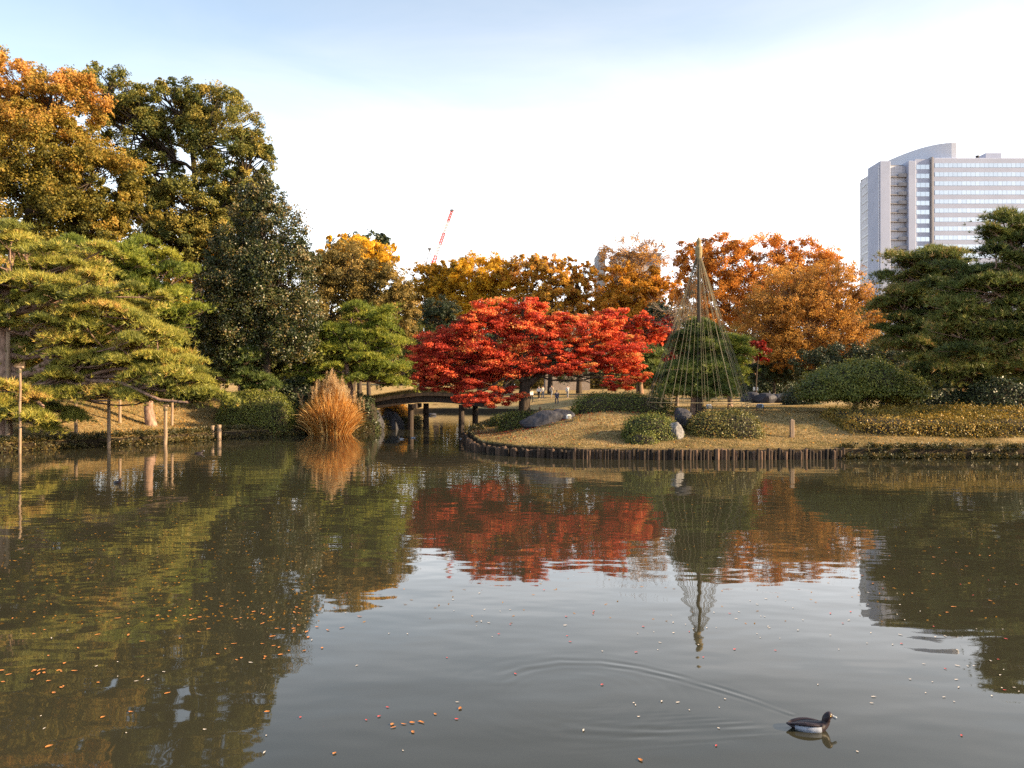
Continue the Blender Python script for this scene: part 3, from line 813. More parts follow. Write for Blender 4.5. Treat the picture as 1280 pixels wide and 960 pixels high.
def small_block():
    D = 230.0
    wall = noise_mat('far_block_wall', [(0.3, (0.36, 0.34, 0.34)), (0.7, (0.44, 0.41, 0.40))], 0.3, 0.7, 0)
    dark = noise_mat('far_block_dark', [(0.3, (0.13, 0.14, 0.17)), (0.7, (0.17, 0.18, 0.21))], 0.3, 0.6, 0)
    x0, x1 = X(753, D), X(826, D)
    base = np.array(((x0 + x1) / 2, D + 8, gz((x0 + x1) / 2, D + 8) - .2))
    root = tag(empty('apartment_block', base), 'pale flat-roofed block half hidden behind the bare treetop', 'building')
    zt = Z(319, D)
    mb = MB(); box(mb, (base[0] + 2, D + 8, (base[2] + zt) / 2), (x1 - x0 - 4, 16, zt - base[2]), bev=.1); mb.build('wall', wall, root, base)
    mb = MB(); box(mb, (x0 - 0.1, D + 6, (base[2] + zt) / 2 + 1.0), (2.0, 12, zt - base[2]), bev=.1); mb.build('stair_shaft', dark, root, base)
    mb = MB(); box(mb, (base[0] + 2, D + 8, zt + .3), (x1 - x0 - 3.4, 16.6, .6)); mb.build('roof', dark, root, base)
    for k in range(6):
        for q in range(4):
            mb = MB(); box(mb, (x0 + 3.2 + q * 3.4, D - 0.02, zt - 2.2 - k * 3.1), (1.7, .1, 1.4)); mb.build('window', dark, root, base)
small_block()

def pavilion():
    D = 172.0
    wall = noise_mat('pavilion_wall', [(0.3, (0.22, 0.18, 0.15)), (0.7, (0.34, 0.28, 0.24))], 1.0, 0.8, 0)
    tile = noise_mat('pavilion_roof_tiles', [(0.3, (0.17, 0.165, 0.18)), (0.7, (0.27, 0.26, 0.28))], 2.0, 0.7, 0.3, 0.05)
    cx = X(708, D); z0 = gz(cx, D) - .2
    base = np.array((cx, D, z0)); root = tag(empty('park_hall', base), 'grey-roofed low hall glimpsed between thin trunks', 'building')
    ze = Z(399, D)
    mb = MB(); box(mb, (cx, D, (z0 + ze) / 2), (9, 8, ze - z0)); mb.build('wall', wall, root, base)
    zr = Z(384, D)
    v = [(cx - 5.4, D - 5, ze), (cx + 5.4, D - 5, ze), (cx + 5.4, D + 5, ze), (cx - 5.4, D + 5, ze), (cx - 3.4, D, zr), (cx + 3.4, D, zr)]
    mb = MB(); mb.add(v[:6], [(0, 1, 5, 4), (2, 3, 4, 5)]); mb.add(v, [(1, 2, 5), (3, 0, 4)]); mb.add(v[:4], [(0, 3, 2, 1)]); mb.build('roof', tile, root, base)
    for q in range(3):
        mb = MB(); box(mb, (cx - 3 + q * 3, D - 4.03, ze - 2), (1.6, .08, 1.6)); mb.build('window', M['rock_dark'], root, base)
pavilion()

def crane():
    D = 420.0
    red = noise_mat('crane_red', [(0.3, (0.50, 0.04, 0.03)), (0.7, (0.60, 0.07, 0.05))], 1, 0.5, 0)
    white = noise_mat('crane_white', [(0.3, (0.46, 0.46, 0.47)), (0.7, (0.54, 0.54, 0.55))], 1, 0.5, 0)
    grey = noise_mat('crane_grey', [(0.3, (0.12, 0.12, 0.13)), (0.7, (0.2, 0.2, 0.21))], 1, 0.5, 0)
    foot = P(540, 334, D); tip = P(565, 263, D)
    base = np.array((foot[0] - 1.0, D, gz(foot[0], D)))
    root = tag(empty('tower_crane', base), 'red and white luffing crane jib far beyond the yellow trees', 'crane')
    def lattice(mb, p0, p1, w0, w1, nb, r):
        p0, p1 = np.array(p0), np.array(p1)
        ax = unit((p1 - p0)[None])[0]; u = np.array((0, 1., 0)); v = np.cross(ax, u); v /= np.linalg.norm(v)
        prev = None
        for k in range(nb + 1):
            t = k / nb; c = p0 + (p1 - p0) * t; w = w0 + (w1 - w0) * t
            q = [c + (a * u + b_ * v) * w / 2 for a, b_ in ((-1, -1), (1, -1), (1, 1), (-1, 1))]
            for i in range(4): tube(mb, [q[i], q[(i + 1) % 4]], r * .6, 4)
            if prev is not None:
                for i in range(4):
                    tube(mb, [prev[i], q[i]], r, 4); tube(mb, [prev[i], q[(i + 1) % 4]], r * .6, 4)
            prev = q
    mb = MB(); lattice(mb, base, foot + np.array((-1.0, 0, -1)), 2.0, 2.0, 16, 0.2); mb.build('mast', white, root, base)
    mb = MB(); box(mb, foot + np.array((-2.2, 0, -1.2)), (7.5, 3, 1.2)); box(mb, foot + np.array((-5.5, 0, -.2)), (2, 2.6, 2.2)); mb.build('counter_deck', grey, root, base)
    mb = MB(); box(mb, foot + np.array((1.2, -2, .2)), (1.8, 1.6, 2.0), bev=.2); mb.build('cab', white, root, base)
    nsec = 5
    for k in range(nsec):
        a = foot + (tip - foot) * k / nsec; c = foot + (tip - foot) * (k + 1) / nsec
        mb = MB(); lattice(mb, a, c, 1.5 - .12 * k, 1.5 - .12 * (k + 1), 4, 0.2)
        mb.build('jib_section', red if k % 2 == 0 else white, root, base)
    mb = MB(); box(mb, tip, (2.0, 1.4, 1.1), bev=.2); mb.build('jib_head', grey, root, base)
    fr = P(537, 311, D)
    mb = MB(); tube(mb, [foot + np.array((-3.5, 0, -1)), fr], 0.25, 5); tube(mb, [foot + np.array((0.5, 0, -1)), fr], 0.22, 5); box(mb, fr, (1.8, 1.4, 1.0), bev=.2); mb.build('back_frame', grey, root, base)
    mb = MB(); tube(mb, [fr, foot + (tip - foot) * 0.85], 0.1, 4); mb.build('pendant_line', grey, root, base)
crane()

def bridge():
    D = 62.0
    def pt(px, py): return (X(px, D), Z(py, D))
    prof = [pt(455, 497.5), pt(473, 494), pt(495, 490), pt(520, 487), pt(540, 486.3), pt(565, 487.5), pt(590, 490.5), pt(618, 495.5)]
    xs_ = np.array([p[0] for p in prof]); zs_ = np.array([p[1] for p in prof])
    base = np.array((X(545, D), D + 1.2, 0))
    root = tag(empty('arched_bridge', base), 'low arched earth-covered bridge on dark timber posts over the inlet', 'bridge')
    xx = np.linspace(xs_[0], xs_[-1], 40); zz = np.interp(xx, xs_, zs_)
    zz = np.convolve(np.pad(zz, 3, mode='edge'), np.ones(7) / 7, 'valid')
    W = 2.6
    def strip(name, mat, ztop, zbot, y0, y1):
        v = []
        for x, z in zip(xx, zz): v += [(x, y0, z + zbot), (x, y1, z + zbot), (x, y1, z + ztop), (x, y0, z + ztop)]
        i = np.arange(39)[:, None] * 4; j = np.arange(4)[None, :]
        f = np.stack([i + j, i + (j + 1) % 4, i + 4 + (j + 1) % 4, i + 4 + j], -1).reshape(-1, 4)
        mb = MB(); mb.add(v, f); mb.f.append(np.array([[0, 3, 2, 1], [156, 157, 158, 159]])); mb.t.append(np.full(2, .5)); mb.m.append(np.full(2, 0))
        return mb.build(name, mat, root, base)
    moss = noise_mat('bridge_turf', [(0.3, (0.05, 0.045, 0.018)), (0.7, (0.16, 0.12, 0.045))], 6, 0.95, 0.8, 0.05)
    strip('turf_deck', moss, 0.0, -0.22, D - 0.05, D + W + .05)
    strip('deck_logs', M['wood_dark'], -0.223, -0.48, D - 0.16, D + W + .16)
    for y in (D + 0.1, D + W - 0.3): strip('main_beam', M['wood_dark'], -0.483, -0.98, y, y + 0.3)
    for px0 in (513.5, 577):
        xpost = X(px0, D + .3)
        ztop = float(np.interp(xpost, xx, zz)) - 0.66
        mb = MB(); box(mb, (xpost + .35, D + W / 2, ztop - .52), (0.36, W + .9, 0.34), bev=.04); mb.build('cross_beam', M['wood_dark'], root, base)
        for k, y in enumerate((D + 0.3, D + W - 0.2)):
            mb = MB(); tube(mb, [(xpost + k * .95 - .02, y, -1.1), (xpost + k * .93, y, ztop - .36)], (0.24, 0.215), 12, cap=True); mb.build('post', M['wood_dark'], root, base, smooth=False)
    rng = np.random.default_rng(5)
    mb = MB(); k = 2600
    xs2 = xx[0] + rng.random(k) * (xx[-1] - xx[0]); zz2 = np.interp(xs2, xx, zz)
    edge = np.where(rng.random(k) < .5, D - .02, D + W) + .25 * rng.random(k) * np.where(rng.random(k) < .5, 1, -1)
    c = np.stack([xs2, edge, zz2], -1)
    tufts(mb, c, unit(np.array([[0, 0, 1.]]) + .4 * rng.normal(size=(k, 3))), 4, .16, .02, rng, rng.random(k))
    mb.build('grass_fringe', M['drygrass'], root, base)
bridge()

# ------------------------------------------------------------------ trees
def yb(lo, hi, a=0.0, k=0.5):
    return lambda c: a + k * np.clip((c[:, 2] - lo) / (hi - lo), 0, 1)

broadleaf('oak_tree', 'tall tree with tan-orange top and olive leaves at far left', 20, 56,
          [(15, 105, 55, 38), (75, 130, 55, 45), (-40, 170, 70, 80), (40, 195, 80, 60), (112, 228, 62, 58), (60, 270, 85, 50), (125, 290, 48, 38), (145, 252, 34, 38), (30, 330, 80, 50), (110, 340, 70, 40), (168, 262, 28, 34)],
          'tan_oak', 'bark_dark', 11, tr=0.5, n_cl=645, n_per=387, size=0.168, cr=0.22, tint_bias=lambda c: -0.16 + 0.55 * np.clip((c[:, 2] - 15.5) / 8, 0, 1) ** 1.3, ct=(0.45, 0.15))
broadleaf('camphor_tree', 'big dark evergreen with open spreading limbs behind the tan-topped tree', 248, 63,
          [(130, 118, 45, 35), (168, 165, 48, 45), (225, 138, 42, 38), (275, 165, 50, 55), (312, 205, 30, 45), (300, 250, 40, 40), (190, 215, 40, 35), (205, 120, 30, 20), (250, 128, 30, 22), (225, 310, 60, 38), (290, 300, 45, 40), (245, 265, 60, 45), (330, 250, 14, 20), (185, 265, 34, 40)],
          'camphor', 'bark_dark', 12, tr=0.55, n_cl=700, n_per=393, size=0.152, cr=0.21, twig_share=0.8, twig_r=0.05, shell=0.55)
broadleaf('ginkgo_tree', 'yellow tree glimpsed behind the dark evergreen limbs', 262, 78, [(262, 310, 40, 50), (235, 360, 30, 50), (285, 330, 30, 40)], 'yellow', 'bark_dark', 13, tr=.3, n_cl=102, n_per=225, size=0.234)
broadleaf('magnolia_tree', 'dense dark glossy-leaved tree between camphor and brown-green dome', 335, 57,
          [(322, 258, 36, 36), (335, 300, 56, 50), (345, 355, 60, 55), (305, 380, 56, 60), (362, 405, 42, 50), (285, 330, 36, 40), (300, 430, 50, 40), (270, 410, 35, 50)],
          'magnolia', 'bark_dark', 14, tr=.4, n_cl=493, n_per=261, size=0.150, cr=.23, jit=1.0, flat=1.0, tj=.45)
broadleaf('evergreen_oak', 'rounded brown-green evergreen behind the small clipped pines', 440, 70,
          [(430, 345, 48, 42), (470, 370, 42, 42), (405, 390, 45, 45), (500, 390, 22, 42), (440, 420, 60, 40), (405, 335, 28, 28)], 'brown_green', 'bark_dark', 15, tr=.4, n_cl=442, n_per=280, size=0.158, cr=.22)
broadleaf('zelkova_tree', 'golden yellow crown peeking over the rounded brown-green evergreen', 450, 82, [(455, 318, 36, 24), (422, 312, 26, 18), (480, 335, 15, 20)], 'yellow', 'bark_dark', 16, tr=.3, n_cl=119, n_per=200, size=0.234, top=Z(310, 82))
broadleaf('evergreen_tree', 'dark treetop behind the golden yellow crown', 462, 95, [(455, 305, 35, 14), (480, 325, 16, 26), (440, 330, 40, 30)], 'dark_green', 'bark_dark', 17, tr=.3, n_cl=102, n_per=200, size=0.257, top=Z(305, 95))

broadleaf('yellow_tree', 'brown-yellow spreading tree under the crane jib', 545, 142, [(538, 355, 32, 26), (562, 343, 28, 18), (526, 380, 26, 28), (560, 380, 38, 28)], 'yellow', 'bark_twig', 21, tr=0.444, n_cl=265, n_per=205, size=0.288, extra=2, extra_len=1.775, cr=.2, ct=(.22, .2))
broadleaf('yellow_tree', 'brightest yellow round tree right of the crane jib', 600, 140, [(600, 345, 42, 26), (628, 362, 30, 28), (585, 378, 40, 28)], 'yellow', 'bark_twig', 22, tr=0.438, n_cl=287, n_per=220, size=0.286, extra=1, extra_len=1.500, cr=.2, ct=(.42, .2))
broadleaf('thinning_tree', 'thin tree with yellow-brown tuft beside the bright yellow tree', 660, 138, [(656, 332, 24, 14), (640, 345, 18, 14), (668, 358, 24, 22), (655, 385, 30, 24)], 'sparse', 'bark_dark', 23, tr=0.383, n_cl=140, n_per=190, size=0.271, twig_share=1, extra=2, extra_len=1.661, cr=.26, ct=(.5, .2))
broadleaf('thinning_tree', 'tallest of the thin half-bare trees left of the pale block', 688, 134, [(672, 330, 14, 14), (692, 336, 20, 16), (700, 355, 18, 18), (684, 365, 18, 18), (690, 395, 26, 20)], 'sparse', 'bark_dark', 24, tr=0.412, n_cl=170, n_per=180, size=0.272, twig_share=1, extra=2, extra_len=1.675, cr=.25, ct=(.45, .2))
broadleaf('thinning_tree', 'orange-tipped half-bare tree just left of the pale block', 724, 136, [(710, 330, 14, 9), (732, 342, 15, 16), (722, 362, 20, 18), (730, 385, 18, 22), (712, 390, 18, 22)], 'sparse', 'bark_dark', 25, tr=0.436, n_cl=170, n_per=170, size=0.272, twig_share=1, extra=3, extra_len=1.796, cr=.24, ct=(.55, .2))
broadleaf('golden_tree', 'golden-leaved tree with bare pinkish twigs on top', 800, 132, [(770, 352, 30, 24), (790, 375, 42, 32), (825, 365, 25, 30), (765, 390, 24, 28), (800, 400, 45, 25)], 'gold', 'bark_twig', 26, tr=0.503, n_cl=323, n_per=200, size=0.287, extra=1, cr=.2)
broadleaf('bare_tree', 'nearly bare pinkish twiggy treetop in front of the pale block', 800, 136, [(785, 315, 40, 20), (815, 318, 28, 22), (800, 342, 44, 24), (765, 325, 16, 18)], 'rust', 'bark_twig', 27, tr=0.437, n_cl=120, n_per=60, size=.24, twig_share=1, extra=5, extra_len=2.994, twig_r=.05, ct=(.6, .2))
broadleaf('orange_tree', 'broad bright orange tree behind the tip of the rope cone', 940, 122,
          [(868, 330, 28, 34), (905, 325, 42, 32), (955, 318, 46, 28), (1005, 325, 40, 26), (1040, 345, 26, 30), (900, 375, 50, 40), (950, 370, 50, 40), (1000, 370, 45, 40), (870, 380, 30, 30)],
          'orange', 'bark_twig', 28, tr=0.635, n_cl=646, n_per=275, size=0.230, extra=1, cr=.2)
broadleaf('rusty_tree', 'bushy rust-brown tree with fine twigs left of the tall tower', 1010, 94,
          [(985, 372, 50, 40), (1040, 365, 46, 38), (1075, 395, 32, 38), (960, 405, 42, 38), (1015, 410, 60, 40), (1060, 430, 40, 30), (985, 440, 40, 22)],
          'rust', 'bark_twig', 29, tr=0.534, n_cl=578, n_per=202, size=0.176, extra=3, extra_len=1.397, cr=.22, twig_share=.9, twig_r=.025, ct=(.42, .2))

# maples
MAPLE_LIMBS = None
broadleaf('maple_tree', 'large spreading scarlet maple beside the bridge on the island', 655, 50,
          [(555, 440, 45, 28), (540, 468, 28, 22), (600, 425, 52, 30), (630, 392, 42, 22), (655, 385, 26, 18), (600, 395, 26, 14), (598, 490, 32, 14, -1.5), (625, 497, 28, 13, -2), (588, 499, 22, 9, -3), (610, 504, 22, 8, -3), (575, 470, 45, 22), (670, 415, 42, 26), (640, 452, 48, 24), (608, 460, 40, 22),
           (700, 405, 22, 14), (735, 415, 38, 24), (775, 440, 34, 30), (745, 440, 34, 20), (725, 458, 26, 10, -1.5), (690, 440, 28, 14, -1), (700, 462, 20, 7, -2), (790, 468, 22, 22), (715, 445, 26, 14), (760, 400, 24, 13), (770, 478, 24, 10, -1)],
          'maple', 'bark_dark', 31, tr=.42, limb_k=.42, bough=[([P(a, b, 50) for a, b in ((655, 486), (672, 470), (695, 457), (722, 442), (752, 428))], .24, .09), ([P(a, b, 49.6) for a, b in ((654, 476), (640, 458), (622, 440), (612, 420))], .2, .07), ([P(a, b, 49.8) for a, b in ((612, 440), (624, 410), (620, 392))], .12, .06)], n_cl=820, n_per=310, size=.094, cr=.30, flat=.36, shell=.35, twig_r=.02, twig_share=.3, up=.5, jit=.8, aspect=.8, limb_lo=.48, top=Z(372, 50), ct=(.48, .24), tj=.32,
          tint_bias=lambda c: 0.10 * np.clip((c[:, 2] - 5) / 3, -1, 1) + 0.06 * np.clip(c[:, 0] / 5, -1, 1))  # sunlit upper right and shaded lower left put into the leaf tint
broadleaf('maple_tree', 'scarlet maple spray behind the big maple, right of its top', 800, 64, [(785, 398, 26, 12), (808, 412, 24, 14), (765, 405, 20, 10), (800, 430, 26, 16)], 'maple', 'bark_dark', 32, tr=.18, n_cl=60, n_per=180, size=.18, cr=.36, flat=.45, up=.5, aspect=.8)
broadleaf('maple_tree', 'deep crimson maple nearest the rope-coned pine on its left', 830, 70, [(828, 420, 20, 24), (838, 438, 22, 20), (815, 440, 20, 18)], 'maple_dark', 'bark_dark', 33, tr=.18, n_cl=102, n_per=187, size=0.156, cr=.34, flat=.55, aspect=.8)
broadleaf('maple_tree', 'small dark red maple right of the rope-coned pine', 945, 84, [(945, 428, 10, 8), (952, 442, 10, 8)], 'maple_dark', 'bark_dark', 34, tr=.10, n_cl=22, n_per=90, size=.22, cr=.36, flat=.6, aspect=.8)

# pines
def wp(pxs, d):
    return [P(px, py, d + (q[0] if q else 0)) for px, py, *q in pxs]
pine('black_pine', 'huge light-green garden pine reaching over the water at far left', 3, 43,
     [(20, 300, 60, 34), (60, 345, 95, 50), (-30, 360, 60, 70), (120, 375, 80, 45), (60, 410, 80, 40), (150, 425, 80, 34), (200, 450, 50, 30), (238, 490, 42, 26), (215, 470, 50, 30), (40, 520, 55, 16), (80, 480, 45, 20), (165, 488, 48, 16), (10, 455, 50, 22), (120, 445, 55, 22), (20, 490, 40, 18, -2.2), (55, 505, 40, 12, -2)],
     'pine_lit', 41, tr=.42, n_pad=190, pad=(.92, .24), n_tuft=300, needles=8, L=.27, W=.034, layer=.95, shell=.2,
     trunk_path=wp([(2, 552), (4, 500), (8, 450), (2, 400), (8, 350), (18, 300), (20, 275)], 43),
     big_limbs=[(wp([(0, 470), (25, 470), (55, 462), (70, 470), (95, 482), (110, 478, -.3)], 42.8), .22, .10), (wp([(30, 470), (60, 452), (85, 460), (110, 476), (150, 478, -.5), (200, 500, -1), (235, 503, -1)], 42.8), .17, .06),
                (wp([(0, 395), (50, 385), (95, 392), (140, 408), (185, 440)], 43), .17, .04), (wp([(2, 360), (50, 352), (90, 375), (120, 372)], 43), .14, .04)])
pine('black_pine', 'yellow-green layered pine right behind the huge pine on the left bank', 190, 51,
     [(165, 335, 60, 30), (205, 365, 48, 30), (120, 320, 60, 26), (225, 390, 32, 22), (180, 400, 50, 30), (100, 360, 60, 40), (190, 440, 34, 30)], 'pine_yg', 42, tr=.3, n_pad=120, pad=(1.0, .34), n_tuft=280, layer=.8)
pine('garden_pine', 'bright green layered pine behind the pampas grass', 440, 60,
     [(455, 392, 36, 20), (430, 425, 55, 28), (470, 430, 40, 30), (400, 430, 34, 24), (450, 465, 60, 26), (400, 462, 34, 22)], 'pine_yg', 43, tr=.25, n_pad=100, pad=(1.0, .32), n_tuft=240, layer=.75, L=.25)
pine('garden_pine', 'small dark green pine left of the pampas grass behind the dome shrub', 300, 56.5, [(300, 446, 26, 16), (295, 466, 34, 18), (322, 470, 22, 14)], 'pine_mid', 44, tr=.13, n_pad=34, pad=(.75, .25), n_tuft=220, layer=.55, L=.24)
pine('garden_pine', 'dark round pine wrapped inside the cone of ropes', 868, 45.6,
     [(872, 412, 15, 11), (872, 432, 26, 16), (868, 458, 35, 18), (870, 483, 40, 13)], 'pine_mid', 45, tr=.2, n_pad=125, pad=(.66, .22), n_tuft=280, layer=.6, L=.23, W=.03)
pine('garden_pine', 'lighter green pine just behind the right side of the rope cone', 912, 57, [(915, 425, 16, 14), (920, 448, 20, 18), (908, 470, 24, 20), (890, 430, 20, 20)], 'pine_yg', 46, tr=.18, n_pad=36, pad=(.8, .26), n_tuft=240, layer=.7)
pine('garden_pine', 'flat-topped green pine behind the gap right of the red maple', 815, 61, [(815, 446, 22, 10), (812, 470, 28, 16)], 'pine_mid', 47, tr=.15, n_pad=24, pad=(.9, .3), n_tuft=240, layer=.8)
pine('black_pine', 'dark flat-topped pine directly below the tall tower', 1165, 52,
     [(1165, 326, 44, 14), (1150, 350, 52, 18), (1195, 350, 48, 22), (1130, 385, 34, 22), (1175, 390, 60, 28), (1150, 430, 50, 26), (1195, 430, 50, 26)], 'pine_dark', 48, tr=.3, n_pad=130, pad=(1.05, .30), n_tuft=270, layer=.85, bark='bark_pine')
pine('black_pine', 'tallest dark pine leaning in from the right edge', 1300, 43,
     [(1265, 288, 24, 16), (1285, 310, 50, 26), (1245, 335, 46, 22), (1290, 355, 60, 34), (1225, 372, 44, 26), (1280, 405, 60, 34), (1225, 420, 50, 28), (1285, 450, 60, 28), (1195, 390, 30, 16), (1330, 330, 50, 60)], 'pine_dark', 49, tr=.36, n_pad=190, pad=(1.05, .30), n_tuft=270, layer=.85)
pine('black_pine', 'dark squat pine low behind the long golden hedge', 1205, 50, [(1200, 458, 46, 18), (1165, 470, 30, 16), (1240, 470, 40, 18)], 'pine_dark', 50, tr=.2, n_pad=50, pad=(.95, .30), n_tuft=250, layer=.7)
def dome_tree():
    d = 47.5; rng = np.random.default_rng(51); x = X(1072, d); z1 = Z(492, d)
    root = surface_shrub('dome_tree', 'clipped dome-shaped green tree on a crooked pale trunk', 'tree', x, d, 3.3, 2.6, 1.75, 'azalea', 51, size=.115, dens=330, p=2.3, base_z=z1, stem=True, lump=.28, depth=.45, rough=.10, ct=.52)
    for lx, ly, lz, a_, b_, h_, sd in ((-2.2, -.9, -.15, 1.5, 1.3, 1.15, 61), (2.1, -.8, -.1, 1.45, 1.3, 1.25, 62), (.3, -1.5, .25, 1.6, 1.2, 1.45, 63)):
        t_ = surface_shrub('lobe', 'x', 'tree', x + lx, d + ly, a_, b_, h_, 'azalea', sd, size=.115, dens=330, p=2.3, base_z=z1 + lz, stem=True, lump=.14, depth=.4, rough=.10, ct=.54)
        for ch in list(t_.children):
            ch.parent = root; ch.location = (lx, ly, lz)
        bpy.data.objects.remove(t_)
    g = gz(X(1066, d), d); tx = X(1066, d)
    mt = MB()
    tube(mt, [(tx, d - .3, g - .3), (tx - .05, d - .35, g + .35), (tx + .25, d - .2, g + .75), (tx + .1, d, z1 + .5)], (.24, .17, .14, .11), 9)
    for k in range(9):
        a = k / 9 * 6.28 + rng.random() * .5; q = (x + math.cos(a) * 2.5, d + math.sin(a) * 2.0, z1 + .25 + .3 * rng.random())
        p0 = (tx + .1, d - .25, g + .5 + .35 * rng.random()); mid = ((p0[0] + q[0]) / 2 + rng.normal() * .2, (p0[1] + q[1]) / 2 + rng.normal() * .2, g + .95 + .3 * rng.random())
        tube(mt, bez(p0, mid, q, 8) + np.vstack([np.zeros((1, 3)), rng.normal(size=(6, 3)) * .05, np.zeros((1, 3))]), np.linspace(.085, .03, 8), 6)
    mt.build('trunk', M['bark_grey'], root, (x, d, z1), smooth=True)
dome_tree()
broadleaf('conifer_tree', 'blackish conifer between golden tree and rope cone', 826, 108, [(822, 392, 20, 14), (832, 410, 24, 18), (825, 440, 30, 28)], 'dark_green', 'bark_dark', 52, tr=.25, n_cl=136, n_per=212, size=0.187, ct=(.2, .12))
broadleaf('bare_tree', 'small leafless tree with sunlit whitish branches behind the ropes', 846, 62, [(838, 388, 24, 20), (858, 396, 20, 18), (846, 408, 30, 16)], 'sparse', 'bark_grey', 53, tr=.14, n_cl=44, n_per=3, size=.12, twig_share=1, extra=5, extra_len=.9, twig_r=.03, top=Z(380, 62))
broadleaf('evergreen_tree', 'round dark blue-green tree under the yellow trees', 552, 128, [(550, 385, 24, 14), (552, 400, 26, 18), (550, 430, 30, 28)], 'dark_green', 'bark_dark', 54, tr=.25, n_cl=153, n_per=212, size=0.195, ct=(.3, .12))
broadleaf('evergreen_tree', 'dark green tree filling behind the trunk of the big maple', 650, 122, [(615, 430, 40, 28), (680, 430, 40, 26), (660, 448, 50, 20), (725, 445, 40, 24), (640, 462, 60, 12), (710, 464, 50, 10)], 'dark_green', 'bark_dark', 55, tr=.25, n_cl=221, n_per=200, size=0.211)
broadleaf('evergreen_tree', 'dark green tree on the far side of the bridge', 500, 128, [(520, 430, 34, 30), (500, 455, 30, 24), (555, 455, 40, 20)], 'camphor', 'bark_dark', 56, tr=.25, n_cl=153, n_per=212, size=0.195, ct=(.35, .18))
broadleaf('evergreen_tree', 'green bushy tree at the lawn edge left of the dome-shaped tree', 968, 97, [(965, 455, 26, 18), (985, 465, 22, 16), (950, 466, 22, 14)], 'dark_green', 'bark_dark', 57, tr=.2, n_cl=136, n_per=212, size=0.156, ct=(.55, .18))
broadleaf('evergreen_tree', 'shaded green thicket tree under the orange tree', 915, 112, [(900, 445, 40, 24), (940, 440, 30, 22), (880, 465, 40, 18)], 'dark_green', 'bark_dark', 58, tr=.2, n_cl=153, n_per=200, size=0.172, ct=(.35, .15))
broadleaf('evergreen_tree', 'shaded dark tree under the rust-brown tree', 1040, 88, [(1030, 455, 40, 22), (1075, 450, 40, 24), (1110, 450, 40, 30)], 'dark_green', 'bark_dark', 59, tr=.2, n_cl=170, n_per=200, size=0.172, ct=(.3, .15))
broadleaf('camphor_tree', 'dark undergrowth tree between magnolia and big left pine', 235, 60, [(230, 420, 40, 40), (255, 455, 34, 30), (215, 460, 40, 30)], 'camphor', 'bark_dark', 60, tr=.22, n_cl=187, n_per=212, size=0.187, ct=(.25, .16))
broadleaf('oak_tree', 'low olive-brown tree in the shade under the huge pine', 70, 60, [(60, 430, 80, 40), (120, 440, 60, 34), (20, 450, 50, 34)], 'tan_oak', 'bark_dark', 61, tr=.25, n_cl=221, n_per=200, size=0.211, ct=(.3, .15))
# unseen trees beyond the right edge, added for the shade they cast
for k, (x, y, r_, h) in enumerate(((70, 92, 7, 15), (82, 112, 8, 19))):
    px = 640 + x / y * F
    def py_(z): return HY - (z - CH) / y * F
    s_ = F / y
    broadleaf('evergreen_tree', ['largest dark evergreen far right behind the pines', 'dark evergreen deep behind the right pines'][k], px, y,
              [(px, py_(h * .72), r_ * s_, h * .28 * s_), (px - r_ * .4 * s_, py_(h * .5), r_ * .8 * s_, h * .25 * s_), (px + r_ * .4 * s_, py_(h * .45), r_ * .8 * s_, h * .25 * s_)], 'dark_green', 'bark_dark', 70 + k, tr=.35, n_cl=187, n_per=162, size=0.296)

broadleaf('camphor_tree', 'low dark thicket tree filling under the magnolia', 345, 67, [(330, 440, 44, 26), (375, 455, 44, 30), (300, 455, 40, 30), (415, 465, 30, 24)], 'camphor', 'bark_dark', 62, tr=.2, n_cl=220, n_per=220, size=.19, ct=(.2, .14))
# far belt of wood that closes the view behind everything
rng = np.random.default_rng(77)
mb = MB()
k = 1300
ang = np.linspace(-0.95, 0.95, k) + rng.normal(size=k) * .004
dist = 190 + 50 * rng.random(k)
cx, cy = np.sin(ang) * dist, np.cos(ang) * dist
hh = np.where(ang < -.28, 28, np.where(ang < -.15, 17, np.where(ang < .42, 16, 9))) + 6 * rng.random(k)
cen = np.stack([cx, cy, height(np.stack([cx, cy], -1)) + hh * .5], -1)
leaf_cloud(mb, cen, np.stack([3.5 + 2 * rng.random(k), 3.5 + 2 * rng.random(k), hh * .55], -1), 150, .95, rng, .35 + .25 * rng.random(k), jit=.9)
low = cen.copy(); low[:, 2] = height(low[:, :2]) + 1.8; low[:, :2] *= .97
leaf_cloud(mb, low, np.tile(np.array((3.0, 3.0, 2.2)), (k, 1)), 70, .8, rng, .3 + .25 * rng.random(k), jit=.9)
tag(mb.build('far_woodland', M['brown_green']), 'dim brown-green woodland closing the view behind the lawns', 'woodland', kind='stuff')

# ------------------------------------------------------------------ clipped shrubs and hedges
def shrub(name, label, cat, px, d, wpx, hz, leaf, seed, dy=None, **k):
    sx = wpx / 2 / F * d
    return surface_shrub(name, label, cat, X(px, d), d, sx, dy or sx * .8, hz, leaf, seed, **k)

